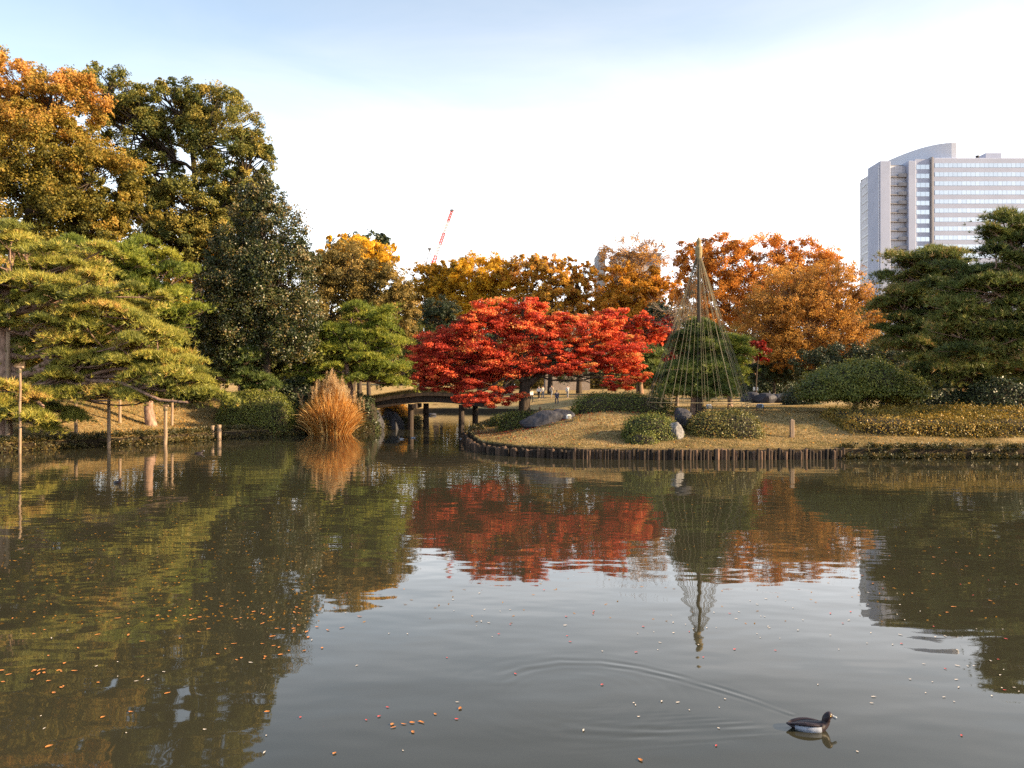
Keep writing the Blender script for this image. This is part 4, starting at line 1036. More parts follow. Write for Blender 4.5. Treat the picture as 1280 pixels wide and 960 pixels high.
surface_shrub('hedge', 'long sloping clipped hedge with sunlit golden top on the right bank', 'hedge', X(1180, 43), 43.2, 5.6, 2.7, 1.0, 'hedge_gold', 81, size=.10, dens=300, p=9, slope=.13, base_z=.92, rough=.05, side_keep=.42, core_k=.90, depth=.12)
shrub('hedge', 'rounded oblong hedge right of the grey rock', 'hedge', 905, 40.8, 92, 1.08, 'hedge', 82, dy=1.1, size=.085, dens=330, p=3.2)
shrub('hedge', 'long low dark hedge in front of the rope cone', 'hedge', 778, 46.4, 128, .98, 'azalea', 83, dy=.9, size=.08, dens=300, p=4)
shrub('round_shrub', 'largest rounded shrub left of the grey rock', 'shrub', 812, 40.2, 68, 1.1, 'azalea', 84, size=.085, dens=330, lump=.05)
shrub('round_shrub', 'small low shrub at the water side of the grey rock', 'shrub', 803, 39.0, 36, .5, 'azalea', 85, size=.075, dens=400)
shrub('round_shrub', 'pale green round shrub under the right end of the red maple', 'shrub', 762, 55, 46, 1.1, 'hedge', 86, size=.09, dens=260, ct=.6)
shrub('round_shrub', 'low yellow-green shrub between hedge and rope cone', 'shrub', 800, 52, 40, .95, 'hedge', 87, size=.09, dens=260, ct=.62)
shrub('round_shrub', 'dark shrub hiding the foot of the big maple', 'shrub', 652, 48.5, 62, .95, 'azalea', 88, size=.09, dens=260, lump=.06, ct=.3)
shrub('round_shrub', 'yellowish shrub right of the big maple trunk', 'shrub', 684, 48.0, 34, .75, 'hedge', 89, size=.085, dens=300, lump=.05)
shrub('round_shrub', 'low dark shrub at the left waterside of the big maple', 'shrub', 632, 55, 40, .8, 'azalea', 90, size=.09, dens=260, ct=.3)
shrub('round_shrub', 'dark clipped mound left of the long low hedge', 'shrub', 742, 49, 38, 1.15, 'azalea', 91, size=.085, dens=260, ct=.25)
shrub('dome_shrub', 'large clipped green dome left of the pampas grass', 'shrub', 322, 55.6, 96, 2.35, 'azalea', 92, size=.095, dens=260, p=2.4, ct=.55)
shrub('round_shrub', 'dark loose shrub behind the clipped green dome', 'shrub', 372, 59, 60, 3.0, 'dark_green', 93, size=.16, dens=120, lump=.2)
shrub('round_shrub', 'leafy green shrub at the left end of the bridge', 'shrub', 456, 60.2, 36, 2.2, 'dark_green', 94, size=.16, dens=130, lump=.2, ct=.6)
shrub('round_shrub', 'small yellow-leaved shrub above the bridge end', 'shrub', 492, 66, 34, 1.5, 'gold', 95, size=.13, dens=170, lump=.15)
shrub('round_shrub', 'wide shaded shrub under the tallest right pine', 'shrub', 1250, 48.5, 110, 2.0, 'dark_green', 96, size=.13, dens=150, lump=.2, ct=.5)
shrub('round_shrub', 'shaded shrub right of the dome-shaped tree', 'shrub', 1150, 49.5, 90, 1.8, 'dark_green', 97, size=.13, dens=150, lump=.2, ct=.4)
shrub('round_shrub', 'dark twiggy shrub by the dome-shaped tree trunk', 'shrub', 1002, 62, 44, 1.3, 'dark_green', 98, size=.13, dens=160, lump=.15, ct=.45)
shrub('round_shrub', 'green shrub behind the lawn left of the sign', 'shrub', 960, 104, 70, 2.6, 'dark_green', 99, size=.2, dens=90, lump=.2, ct=.5)

def pampas():
    d = 56.2
    rng = np.random.default_rng(101)
    x0 = X(413, d); z0 = gz(x0, d)
    base = np.array((x0, d, z0))
    root = tag(empty('pampas_grass', base), 'tall fountain of orange pampas grass at the left bank', 'ornamental grass')
    k = 5200
    a = rng.random(k) * 2 * math.pi; s = rng.random(k) ** .8
    b0 = base + np.stack([np.cos(a) * s * 1.15, np.sin(a) * s * 1.0, np.zeros(k)], -1)
    Lh = (3.0 + 1.9 * rng.random(k)) * (1.08 - .30 * s)
    out = np.stack([np.cos(a), np.sin(a), np.zeros(k)], -1) * (0.15 + 1.35 * s * rng.random(k) ** .7)[:, None] + .22 * rng.normal(size=(k, 3)) * np.array((1, 1, 0))
    w = unit(np.cross(out + np.array((0, 0, 2.)), rng.normal(size=(k, 3))))
    mb = MB(); n = 5
    V = []
    for i in range(n + 1):
        t = i / n
        c = b0 + out * (t ** 1.7)[..., None] if False else b0 + out * t ** 1.7 + np.array((0, 0, 1.)) * (Lh * (t - .22 * t ** 3 * np.linalg.norm(out, axis=1)))[:, None]
        wd = .028 * (1 - t) ** .6 + .003
        V.append(c - w * wd); V.append(c + w * wd)
    V = np.stack(V, 1)
    v = V.reshape(-1, 3)
    i = np.arange(k)[:, None] * (2 * n + 2); j = np.arange(n)[None, :] * 2
    f = np.stack([i + j, i + j + 1, i + j + 3, i + j + 2], -1).reshape(-1, 4)
    mb.add(v, f, np.repeat(rng.random(k), n))
    mb.build('blades', M['pampas'], root, base)
    tips = V[:, -1][(Lh > 3.9)][:110]
    mp_ = MB()
    for c in tips:
        q = c + np.array((rng.normal() * .12, rng.normal() * .12, .55))
        tufts(mp_, np.linspace(c - np.array((0, 0, .15)), q, 10), np.tile(unit((q - c)[None]), (10, 1)), 7, .2, .02, rng, rng.random(10))
    mp_.build('plumes', M['plume'], root, base)
pampas()

# ------------------------------------------------------------------ plants and grass along the banks (nobody could count them)
def shore_pts(seg, n, rng, inset):
    """points along the pond outline between two corner numbers, inset metres inland"""
    pts = POND[seg[0]:seg[1] + 1]
    ln = np.hypot(*(np.diff(pts, axis=0).T)); cum = np.concatenate(([0], np.cumsum(ln)))
    t = np.sort(rng.random(n)) * cum[-1]
    p = np.stack([np.interp(t, cum, pts[:, 0]), np.interp(t, cum, pts[:, 1])], -1)
    q = np.stack([np.interp(t + .05, cum, pts[:, 0]), np.interp(t + .05, cum, pts[:, 1])], -1)
    dr = unit(q - p)
    nrm = np.stack([-dr[:, 1], dr[:, 0]], -1)
    side = np.sign(shore_dist(p + nrm * .3))[:, None]
    return p + nrm * side * (inset if np.ndim(inset) == 0 else inset[:, None])

def bank_plants(name, label, seg, n, seed, lo=-.15, hi=.9, size=.17, hgt=.55):
    rng = np.random.default_rng(seed)
    p = shore_pts(seg, n, rng, lo + (hi - lo) * rng.random(n) ** 1.3)
    z = np.maximum(height(p), 0.02)
    c0 = np.concatenate([p, z[:, None]], 1)
    m_ = 20
    ax = unit(np.repeat(np.array([[0, 0, 1.]]), n, 0) + .35 * rng.normal(size=(n, 3)))
    mb = MB()
    a = np.repeat(ax, m_, 0); dd = unit(a * .7 + .8 * rdirs(rng, n * m_)); dd[:, 2] = np.abs(dd[:, 2])
    L = hgt * (.4 + .8 * rng.random(n * m_))
    c = np.repeat(c0, m_, 0) + dd * L[:, None] * .7
    nr = unit(np.cross(dd, rng.normal(size=dd.shape)))
    u = dd; w = np.cross(nr, u)
    Ls = (size * (.7 + .6 * rng.random(len(c))))[:, None]
    v = np.stack([c - u * Ls * .5, c + w * Ls * .17, c + u * Ls * .5 - np.array((0, 0, .05)), c - w * Ls * .17], 1).reshape(-1, 3)
    t = np.clip(np.repeat(rng.random(n) * .7, m_) + .3 * rng.random(len(c)), 0, 1)
    mb.add(v, np.arange(len(v)).reshape(-1, 4), t)
    tag(mb.build(name, M['bankplant']), label, 'plants', kind='stuff')
bank_plants('bank_plants', 'low leafy plants crowding the left bank edge', (1, 12), 2600, 111, lo=-.3, hgt=.42)
bank_plants('bank_plants', 'low dark plants hanging along the right bank edge', (33, 36), 1900, 112, lo=-.35, hi=.3, hgt=.32)
bank_plants('bank_plants', 'dark plants along the inlet sides below the bridge', (12, 16), 700, 113)
bank_plants('bank_plants', 'scattered plants along the island side of the inlet', (23, 26), 260, 114, hgt=.4)

def grass(name, label, cond, n, seed, L=.10):
    rng = np.random.default_rng(seed)
    p = cond(rng, n)
    s = shore_dist(p); p = p[(s > .1)]
    c = np.concatenate([p, height(p)[:, None] - .01], 1)
    mb = MB(); ax = unit(np.array([[0, 0, 1.]]) + .3 * rng.normal(size=(len(c), 3)))
    q_ = p + .8 * np.sin(p[:, ::-1] * 1.3)
    tn = np.clip(.52 + .2 * rng.normal(size=len(c)) + .2 * np.sin(q_[:, 0] * .9) * np.sin(q_[:, 1] * 1.1) + .14 * np.sin(q_[:, 0] * 2.3 + 1) * np.sin(q_[:, 1] * 2.9), 0, 1)
    tufts(mb, c, ax, 3, L, .022, rng, tn)
    tag(mb.build(name, M['drygrass']), label, 'grass', kind='stuff')
grass('lawn_grass', 'short dry tan grass on the island lawn', lambda r, n: np.stack([-3 + 27 * r.random(n), 37.4 + 22 * r.random(n) ** 1.4], -1), 110000, 121, .09)
grass('lawn_grass', 'short dry tan grass on the left bank slope', lambda r, n: np.stack([-30 + 20 * r.random(n), 40 + 20 * r.random(n)], -1), 60000, 122, .11)

# ------------------------------------------------------------------ log palisades along the island edge
def palisade(name, label, seg, n, seed, hz, lo=-.16):
    rng = np.random.default_rng(seed)
    p = shore_pts(seg, n, rng, np.full(n, lo))
    t = np.linspace(0, 1, n)
    pts = POND[seg[0]:seg[1] + 1]
    # even spacing
    ln = np.hypot(*(np.diff(pts, axis=0).T)); cum = np.concatenate(([0], np.cumsum(ln)))
    tt = t * cum[-1]
    p = np.stack([np.interp(tt, cum, pts[:, 0]), np.interp(tt, cum, pts[:, 1])], -1)
    p2 = np.stack([np.interp(tt + .1, cum, pts[:, 0]), np.interp(tt + .1, cum, pts[:, 1])], -1); p1 = np.stack([np.interp(tt - .1, cum, pts[:, 0]), np.interp(tt - .1, cum, pts[:, 1])], -1)
    dr = unit(p2 - p1); p = p + np.stack([dr[:, 1], -dr[:, 0]], -1) * .30
    mid = p[n // 2]
    base = np.array((mid[0], mid[1], 0))
    root = tag(empty(name, base), label, 'log edging')
    for k in range(n):
        x, y = p[k] + rng.normal(size=2) * .02
        h = hz * (.8 + .34 * rng.random()) * (1 if rng.random() < .93 else .75)
        r_ = cum[-1] / n * (.44 + .12 * rng.random())
        mb = MB(); tube(mb, [(x, y, -.7), (x + rng.normal() * .015, y + rng.normal() * .015, h * .9), (x + rng.normal() * .02, y, h)], (r_, r_ * .98, r_ * .8), 8, tint=rng.random(), cap=True)
        mb.build('stake', M['stake'], root, base)
palisade('log_palisade', 'curving palisade of log stakes round the left tip of the island', (26, 30), 78, 131, .37)
palisade('log_palisade', 'straight palisade of log stakes below the oblong hedge', (30, 33), 76, 132, .44)
for px, h in ((266, .85), (274, .9)):
    d = 50.8
    mb = MB(); tube(mb, [(X(px, d), d, -.5), (X(px, d), d, h - .04), (X(px, d), d, h)], (.13, .13, .1), 9, cap=True)
    tag(mb.build('mooring_stake', M['wood'], origin=(X(px, d), d, 0)), ['left one of two pale stakes at the left bank edge', 'right one of two pale stakes at the left bank edge'][px > 270], 'stake', 'pale stakes at the left bank')

# ------------------------------------------------------------------ pine props
def prop(px, py0, py1, d, r, label, tilt=0.0, zlow=None):
    x = X(px, d); zt_ = Z(py0, d); zb = min(gz(x, d), Z(py1, d)) - .3 if zlow is None else zlow
    base = np.array((x, d, zb))
    root = tag(empty('prop_pole', base), label, 'support pole', 'poles propping the huge pine')
    mb = MB(); zs = np.linspace(zb, zt_, 6); rng = np.random.default_rng(int(px * 7))
    tube(mb, np.stack([x + tilt * (zs - zb) + rng.normal(size=6) * .01, np.full(6, d), zs], -1), np.linspace(r, r * .8, 6), 9, cap=True); mb.build('pole', M['wood'], root, base)
    mb = MB(); box(mb, (x + tilt * (zt_ - zb), d, zt_ + .04), (.34, .12, .10), bev=.02); mb.build('cross_piece', M['wood'], root, base)
    mb = MB(); 
    for q in range(4): tube(mb, [(x + tilt * (zt_ - zb) + math.cos(a) * r * 1.05, d + math.sin(a) * r * 1.05, zt_ - .12 - q * .035) for a in np.linspace(0, 6.283, 11)], .018, 4)
    mb.build('rope_binding', M['rope'], root, base)
prop(10, 375, 545, 42.6, .12, 'tallest thick prop pole beside the huge pine trunk')
prop(25, 460, 572, 40.2, .065, 'slim pale prop pole standing in water near the left edge', zlow=-.8)
prop(95, 476, 530, 46, .10, 'dark prop pole on the bank under the curved bare limb')
prop(136, 486, 558, 44.4, .10, 'straight pole at the water edge in the middle of the props', zlow=-.6)
prop(150, 494, 520, 50, .09, 'short pole behind the middle waterside pole')
prop(207, 508, 553, 46.4, .11, 'dark pole at the water edge nearest the open lawn', zlow=-.6)
prop(215, 489, 522, 52, .09, 'short pole standing up on the open lawn slope')

# ------------------------------------------------------------------ rope cone (snow support) over the pine
def rope_cone():
    d = 45.3; x = X(872, d); z0 = gz(x, d)
    base = np.array((x, d, z0))
    root = tag(empty('rope_cone', base), 'tall pole with a cone of ropes spread over the round pine', 'rope cone')
    zt_ = Z(300, d)
    mb = MB(); tube(mb, [(x, d - .4, z0 - .3), (x, d - .4, z0 + 2.5), (x - .02, d - .38, zt_ - .5)], (.16, .14, .07), 10, cap=True); mb.build('pole', M['wood_dark'], root, base)
    rng = np.random.default_rng(141)
    mb = MB(); zs = np.array([Z(326, d), Z(318, d), Z(311, d), Z(308, d), Z(303, d), Z(298, d)])
    tube(mb, np.stack([np.full(6, x - .02), np.full(6, d - .38), zs], -1), (.13, .2, .19, .11, .15, .03), 12, cap=True); mb.build('straw_cap', M['straw'], root, base)
    apex = np.array((x - .02, d - .38, Z(313, d)))
    n = 66
    for k in range(n):
        a = 2 * math.pi * k / n + rng.normal() * .02
        rr = 2.85 + .08 * rng.normal()
        tier = k % 3
        zl = [z0 + .55, z0 + .85, z0 + .35][tier] + .25 * rng.random()
        e = np.array((x + math.cos(a) * rr * (1 - .06 * tier), d - .2 + math.sin(a) * rr * .92 * (1 - .06 * tier), zl))
        t = np.linspace(0, 1, 8)[:, None]
        path = apex + (e - apex) * t + np.array((0, 0, -.22)) * (t * (1 - t) * 4 * .6)
        mb = MB(); tube(mb, path, .007, 4)
        q = path[-1]; tube(mb, [q, q + np.array((-math.cos(a) * .25, -math.sin(a) * .25, -.08))], .013, 4)
        mb.build('rope', M['rope'], root, base)
    a = np.linspace(0, 2 * math.pi, 61)
    mb = MB(); tube(mb, np.stack([x + np.cos(a) * 2.78, d - .2 + np.sin(a) * 2.56, np.full(61, z0 + .75)], -1), .022, 5); mb.build('bamboo_hoop', M['straw'], root, base)
    for k in range(5):
        a0 = rng.random() * 6.28
        mb = MB(); tube(mb, [(x + math.cos(a0) * .25, d - .4 + math.sin(a0) * .2, z0 - .1), (x + math.cos(a0) * .08, d - .4 + math.sin(a0) * .06, z0 + 2.6)], .035, 6, cap=True); mb.build('brace_pole', M['wood_dark'], root, base)
rope_cone()

# ------------------------------------------------------------------ rocks
def rock(name, label, px, d, s, mat, seed, lift=0.0, rz=0.0, rough=.22, z=None):
    rng = np.random.default_rng(seed)
    x = X(px, d); z0 = (gz(x, d) if z is None else z)
    us, vs_ = np.meshgrid(np.linspace(0, 2 * math.pi, 28, endpoint=False), np.linspace(-math.pi / 2, math.pi / 2, 17))
    q = np.stack([np.cos(vs_) * np.cos(us), np.cos(vs_) * np.sin(us), np.sin(vs_)], -1).reshape(-1, 3)
    r_ = np.ones(len(q))
    for _ in range(16):
        n_ = rdirs(rng, 1)[0]; h = .62 + .3 * rng.random()
        dt = q @ n_
        r_ = np.minimum(r_, np.where(dt > .05, h / np.maximum(dt, .05), 9))
    r_ += .02 * np.sin(q[:, 0] * 9 + seed) * np.sin(q[:, 1] * 8) * rough * 4
    v = q * r_[:, None] * np.array(s)
    cz, sn = math.cos(rz), math.sin(rz)
    v = np.stack([v[:, 0] * cz - v[:, 1] * sn, v[:, 0] * sn + v[:, 1] * cz, v[:, 2]], -1)
    v += np.array((x, d, z0 + lift))
    i = np.arange(16)[:, None] * 28; j = np.arange(28)[None, :]
    f = np.stack([i + j, i + (j + 1) % 28, i + 28 + (j + 1) % 28, i + 28 + j], -1).reshape(-1, 4)
    mb = MB(); mb.add(v, f)
    return tag(mb.build(name, M[mat], origin=(x, d, z0)), label, 'rock')
rock('garden_rock', 'pale grey rock leaning beside the oblong hedge', 845, 39.8, (.50, .42, .62), 'rock', 158, .22, .6)
rock('garden_rock', 'darker rock tucked behind the pale grey rock', 853, 41.4, (.5, .45, .75), 'rock_dark', 152, .55)
rock('garden_rock', 'long low blue-black boulder on the island mound', 680, 44.4, (1.35, .8, .62), 'rock_dark', 153, .18)
rock('garden_rock', 'small blue-black boulder at the right end of the long one', 704, 44.6, (.7, .6, .5), 'rock_dark', 160, .18)
for k, (px, d, s, lb) in enumerate(((940, 70, (1.0, .9, .72), 'leftmost dark slab on the far lawn'), (957, 69, (1.0, 1.0, .62), 'second dark slab from the left on the far lawn'), (974, 69.5, (.85, .9, .6), 'third dark slab from the left on the far lawn'), (986, 71, (.6, .7, .45), 'smallest dark slab at the right end on the far lawn'))):
    rock('lawn_rock', lb, px, d, s, 'rock_dark', 154 + k, .22)
rock('bank_rock', 'large dark rock on the bank under the bridge', 491, 63.5, (.95, 1.2, 1.45), 'rock_dark', 161, .2, z=.1)
rock('bank_rock', 'dark stone abutment at the left bridge end', 468, 61.6, (.8, 1.0, 1.25), 'rock_dark', 165, .2, z=.1)
rock('bank_rock', 'pale stone between the dark rocks under the bridge', 477, 63, (.35, .4, .75), 'rock', 163, .3, z=.1)
rock('pond_rock', 'small dark islet rock in the water beyond the bridge', 541, 92, (.55, .5, .28), 'rock_dark', 164, 0, z=.02)

# ------------------------------------------------------------------ posts, sign, floodlights
def post(name, label, px, d, h, w, mat, square=True, group=None, cat='post'):
    x = X(px, d); z0 = gz(x, d)
    mb = MB()
    if square:
        box(mb, (x, d, z0 + h / 2 - .15), (w, w, h + .3), bev=.015)
        n0 = mb.n; v = [(x - w / 2 + .015, d - w / 2 + .015, z0 + h), (x + w / 2 - .015, d - w / 2 + .015, z0 + h), (x + w / 2 - .015, d + w / 2 - .015, z0 + h), (x - w / 2 + .015, d + w / 2 - .015, z0 + h), (x, d, z0 + h + .05)]
        mb.add(v, [(0, 1, 4), (1, 2, 4), (2, 3, 4), (3, 0, 4)])
    else: tube(mb, [(x, d, z0 - .3), (x, d, z0 + h - .03), (x, d, z0 + h)], (w / 2, w / 2, w * .35), 9, cap=True)
    return tag(mb.build(name, M[mat], origin=(x, d, z0)), label, cat, group)
post('wooden_post', 'square wooden post on the lawn left of the golden hedge', 990, 40.6, .86, .19, 'wood')
post('wooden_post', 'dark square post on the sunny lawn right of the maple trunk', 675, 66, .62, .18, 'wood_dark')
for k, (px, h, lb) in enumerate(((962, .75, 'tallest pale peg on the far lawn edge'), (967.5, .55, 'second pale peg from the sign'), (979, .35, 'shortest peg on the far lawn edge'), (988, .7, 'peg farthest from the sign'))):
    post('lawn_peg', lb, px, 92, h, .14, 'bark_pale', False, 'pegs along the far lawn edge', 'peg')
def sign():
    d = 90; x = X(944.5, d); z0 = gz(x, d)
    root = tag(empty('notice_board', (x, d, z0)), 'small pale notice board on two legs across the lawn', 'sign')
    for s in (-1, 1):
        mb = MB(); box(mb, (x + s * .16, d + .04, z0 + .45), (.05, .05, 1.2)); mb.build('leg', M['wood'], root, (x, d, z0))
    mb = MB(); box(mb, (x, d, z0 + 1.05), (.56, .04, .40), bev=.008); mb.build('board', noise_mat('sign_paint', [(0.3, (.50, .48, .44)), (.7, (.58, .56, .52))], 4, .6, 0), root, (x, d, z0))
    mb = MB(); box(mb, (x, d - .023, z0 + 1.05), (.46, .006, .30)); mb.build('notice', noise_mat('sign_face', [(0.4, (.42, .41, .40)), (.6, (.60, .58, .55))], 14, .6, 0), root, (x, d, z0))
sign()
def floodlight(label, px, d, rz, scale=1.0, mat='lampblue'):
    if 'lampblue' not in M:
        M['lampblue'] = noise_mat('floodlight_blue', [(0.3, (.28, .36, .47)), (.7, (.36, .44, .54))], 5, .4, 0)
        M['lampwhite'] = noise_mat('floodlight_white', [(0.3, (.62, .62, .60)), (.7, (.72, .72, .70))], 5, .4, 0)
    x = X(px, d); z0 = gz(x, d); o = (x, d, z0); s = scale
    root = tag(empty('floodlight', o), label, 'floodlight')
    mb = MB()
    for a in (-1, 1): tube(mb, [(x + a * .22 * s, d, z0 - .1), (x + a * .22 * s, d, z0 + .34 * s)], .02 * s, 6, cap=True)
    tube(mb, [(x - .22 * s, d, z0 + .06), (x + .22 * s, d, z0 + .06)], .02 * s, 6); mb.build('bracket', M['rock_dark'], root, o)
    mb = MB(); box(mb, (x, d, z0 + .32 * s), (.40 * s, .16 * s, .26 * s), rz=rz, bev=.05 * s); mb.build('housing', M[mat], root, o)
    mb = MB(); box(mb, (x - math.sin(rz) * -.09 * s, d - math.cos(rz) * .09 * s, z0 + .32 * s), (.32 * s, .012, .19 * s), rz=rz); mb.build('lens', M['rock'], root, o)
floodlight('pale blue floodlight on the lawn behind the oblong hedge', 886, 49, .5, 1.0)
floodlight('pale blue floodlight in front of the dark lawn slabs', 950, 50, -.6, 1.0)
floodlight('small white floodlight before the blue-black boulder', 711, 43.2, .8, .9, 'lampwhite')

# ------------------------------------------------------------------ people on the far lawn
def skin_mesh(name, verts, edges, rad, mat, parent, loc=(0, 0, 0), sub=2):
    me = bpy.data.meshes.new(name); me.from_pydata(verts, edges, []); me.update()
    me.materials.append(mat)
    o = bpy.data.objects.new(name, me); COL.objects.link(o); o.parent = parent; o.location = loc
    sk = o.modifiers.new('Skin', 'SKIN'); sk.use_smooth_shade = True
    lay = me.skin_vertices[0].data
    for i, r_ in enumerate(rad): lay[i].radius = r_ if isinstance(r_, tuple) else (r_, r_)
    lay[0].use_root = True
    ss = o.modifiers.new('Sub', 'SUBSURF'); ss.levels = sub; ss.render_levels = sub
    return o
flat = lambda nm, c, r_=.8: noise_mat(nm, [(.3, sc3(c, .85)), (.7, sc3(c, 1.1))], 12, r_, .1, .01)
M['skin'] = flat('skin', (.50, .32, .23), .55)
M['hair'] = flat('dark_hair', (.022, .017, .014), .5)
def person(px, d, rz, label, top, legs, pose='stand', h=1.68):
    x = X(px, d); z0 = gz(x, d)
    root = tag(empty('person', (x, d, z0), rz), label, 'person', 'people on the far lawn')
    s = h / 1.70
    st = .17 if pose == 'walk' else .03
    V = [(0, 0, .95), (0, 0, 1.15), (0, .01, 1.36), (0, 0, 1.47), (0, -.01, 1.55), (0, -.02, 1.66),
         (.09, 0, .90), (.10, -st, .50), (.10, -st + (.06 if pose == 'walk' else 0), .08), (.10, -st - .12, .035),
         (-.09, 0, .90), (-.10, st, .50), (-.10, st + .1, .08), (-.10, st - .03, .035),
         (.19, 0, 1.38), (.24, .03 + st * .5, 1.13), (.23, -.05 + st * .7, .90), (.225, -.07 + st * .8, .80),
         (-.19, 0, 1.38), (-.24, .03 - st * .5, 1.13), (-.22, -.10 - st * .5, .92), (-.21, -.13 - st * .5, .83)]
    if pose == 'lift':
        V[15] = (.25, -.12, 1.20); V[16] = (.12, -.28, 1.38); V[17] = (.07, -.30, 1.45)
    E = [(0, 1), (1, 2), (2, 3), (3, 4), (4, 5), (0, 6), (6, 7), (7, 8), (8, 9), (0, 10), (10, 11), (11, 12), (12, 13), (2, 14), (14, 15), (15, 16), (16, 17), (2, 18), (18, 19), (19, 20), (20, 21)]
    rad = [(.13, .10), (.12, .09), (.15, .10), .055, (.075, .09), (.07, .085), .08, .055, .04, .035, .08, .055, .04, .035, .05, .042, .032, .03, .05, .042, .032, .03]
    V = [tuple(c * s for c in v) for v in V]
    skin_mesh('body', V, E, rad, M['skin'], root)
    def sub_(name, ids, grow, mat):
        mp_ = {k: i for i, k in enumerate(ids)}
        e = [(mp_[a], mp_[b_]) for a, b_ in E if a in mp_ and b_ in mp_]
        rr = []
        for k in ids:
            r_ = rad[k]; rr.append(tuple(q + grow for q in r_) if isinstance(r_, tuple) else r_ + grow)
        skin_mesh(name, [V[k] for k in ids], e, rr, mat, root)
    sub_('jacket', [1, 0, 2, 14, 15, 16, 18, 19, 20], .022, top)
    sub_('trousers', [0, 6, 7, 8, 10, 11, 12], .018, legs)
    mb = MB(); us, vs_ = np.meshgrid(np.linspace(0, 2 * math.pi, 12, endpoint=False), np.linspace(-.15, math.pi / 2, 6))
    q = np.stack([np.cos(vs_) * np.cos(us) * .098, np.cos(vs_) * np.sin(us) * .115 + .015, np.sin(vs_) * .12 + 1.615], -1).reshape(-1, 3) * s
    i = np.arange(5)[:, None] * 12; j = np.arange(12)[None, :]
    mb.add(q, np.stack([i + j, i + (j + 1) % 12, i + 12 + (j + 1) % 12, i + 12 + j], -1).reshape(-1, 4)); mb.build('hair', M['hair'], root, smooth=True)
    mb = MB()
    for a in (-1, 1): box(mb, (a * .032 * s, -.112 * s, 1.60 * s), (.018, .01, .01))
    mb.build('eyes', M['hair'], root)
    mb = MB(); tube(mb, [(0, -.098 * s, 1.60 * s), (0, -.125 * s, 1.565 * s)], (.008, .016), 6, cap=True); mb.build('nose', M['skin'], root)
    return root
cw, cn_, ck, cg, cb = flat('white_cloth', (.62, .60, .58)), flat('navy_cloth', (.035, .05, .09)), flat('black_cloth', (.02, .02, .022)), flat('grey_cloth', (.25, .24, .24)), flat('beige_cloth', (.42, .34, .25))
person(664.5, 106, .5, 'person in a white top just right of the maple trunk', cw, ck, 'walk')
person(673.5, 108, -.4, 'person in a white top and black trousers, standing by a companion in grey', cw, ck)
person(678.5, 108, .6, 'person in a light grey top beside a white-topped companion', cg, cn_)
person(689.5, 108, 2.6, 'person in a beige coat, half turned away on the lawn', cb, cg, 'walk')
person(696, 100, .2, 'person in dark navy jacket and trousers on the far lawn', cn_, cn_, 'walk', 1.74)
person(709.5, 106, -.8, 'person in white jacket at the right of the lawn group', cw, cg, 'lift')

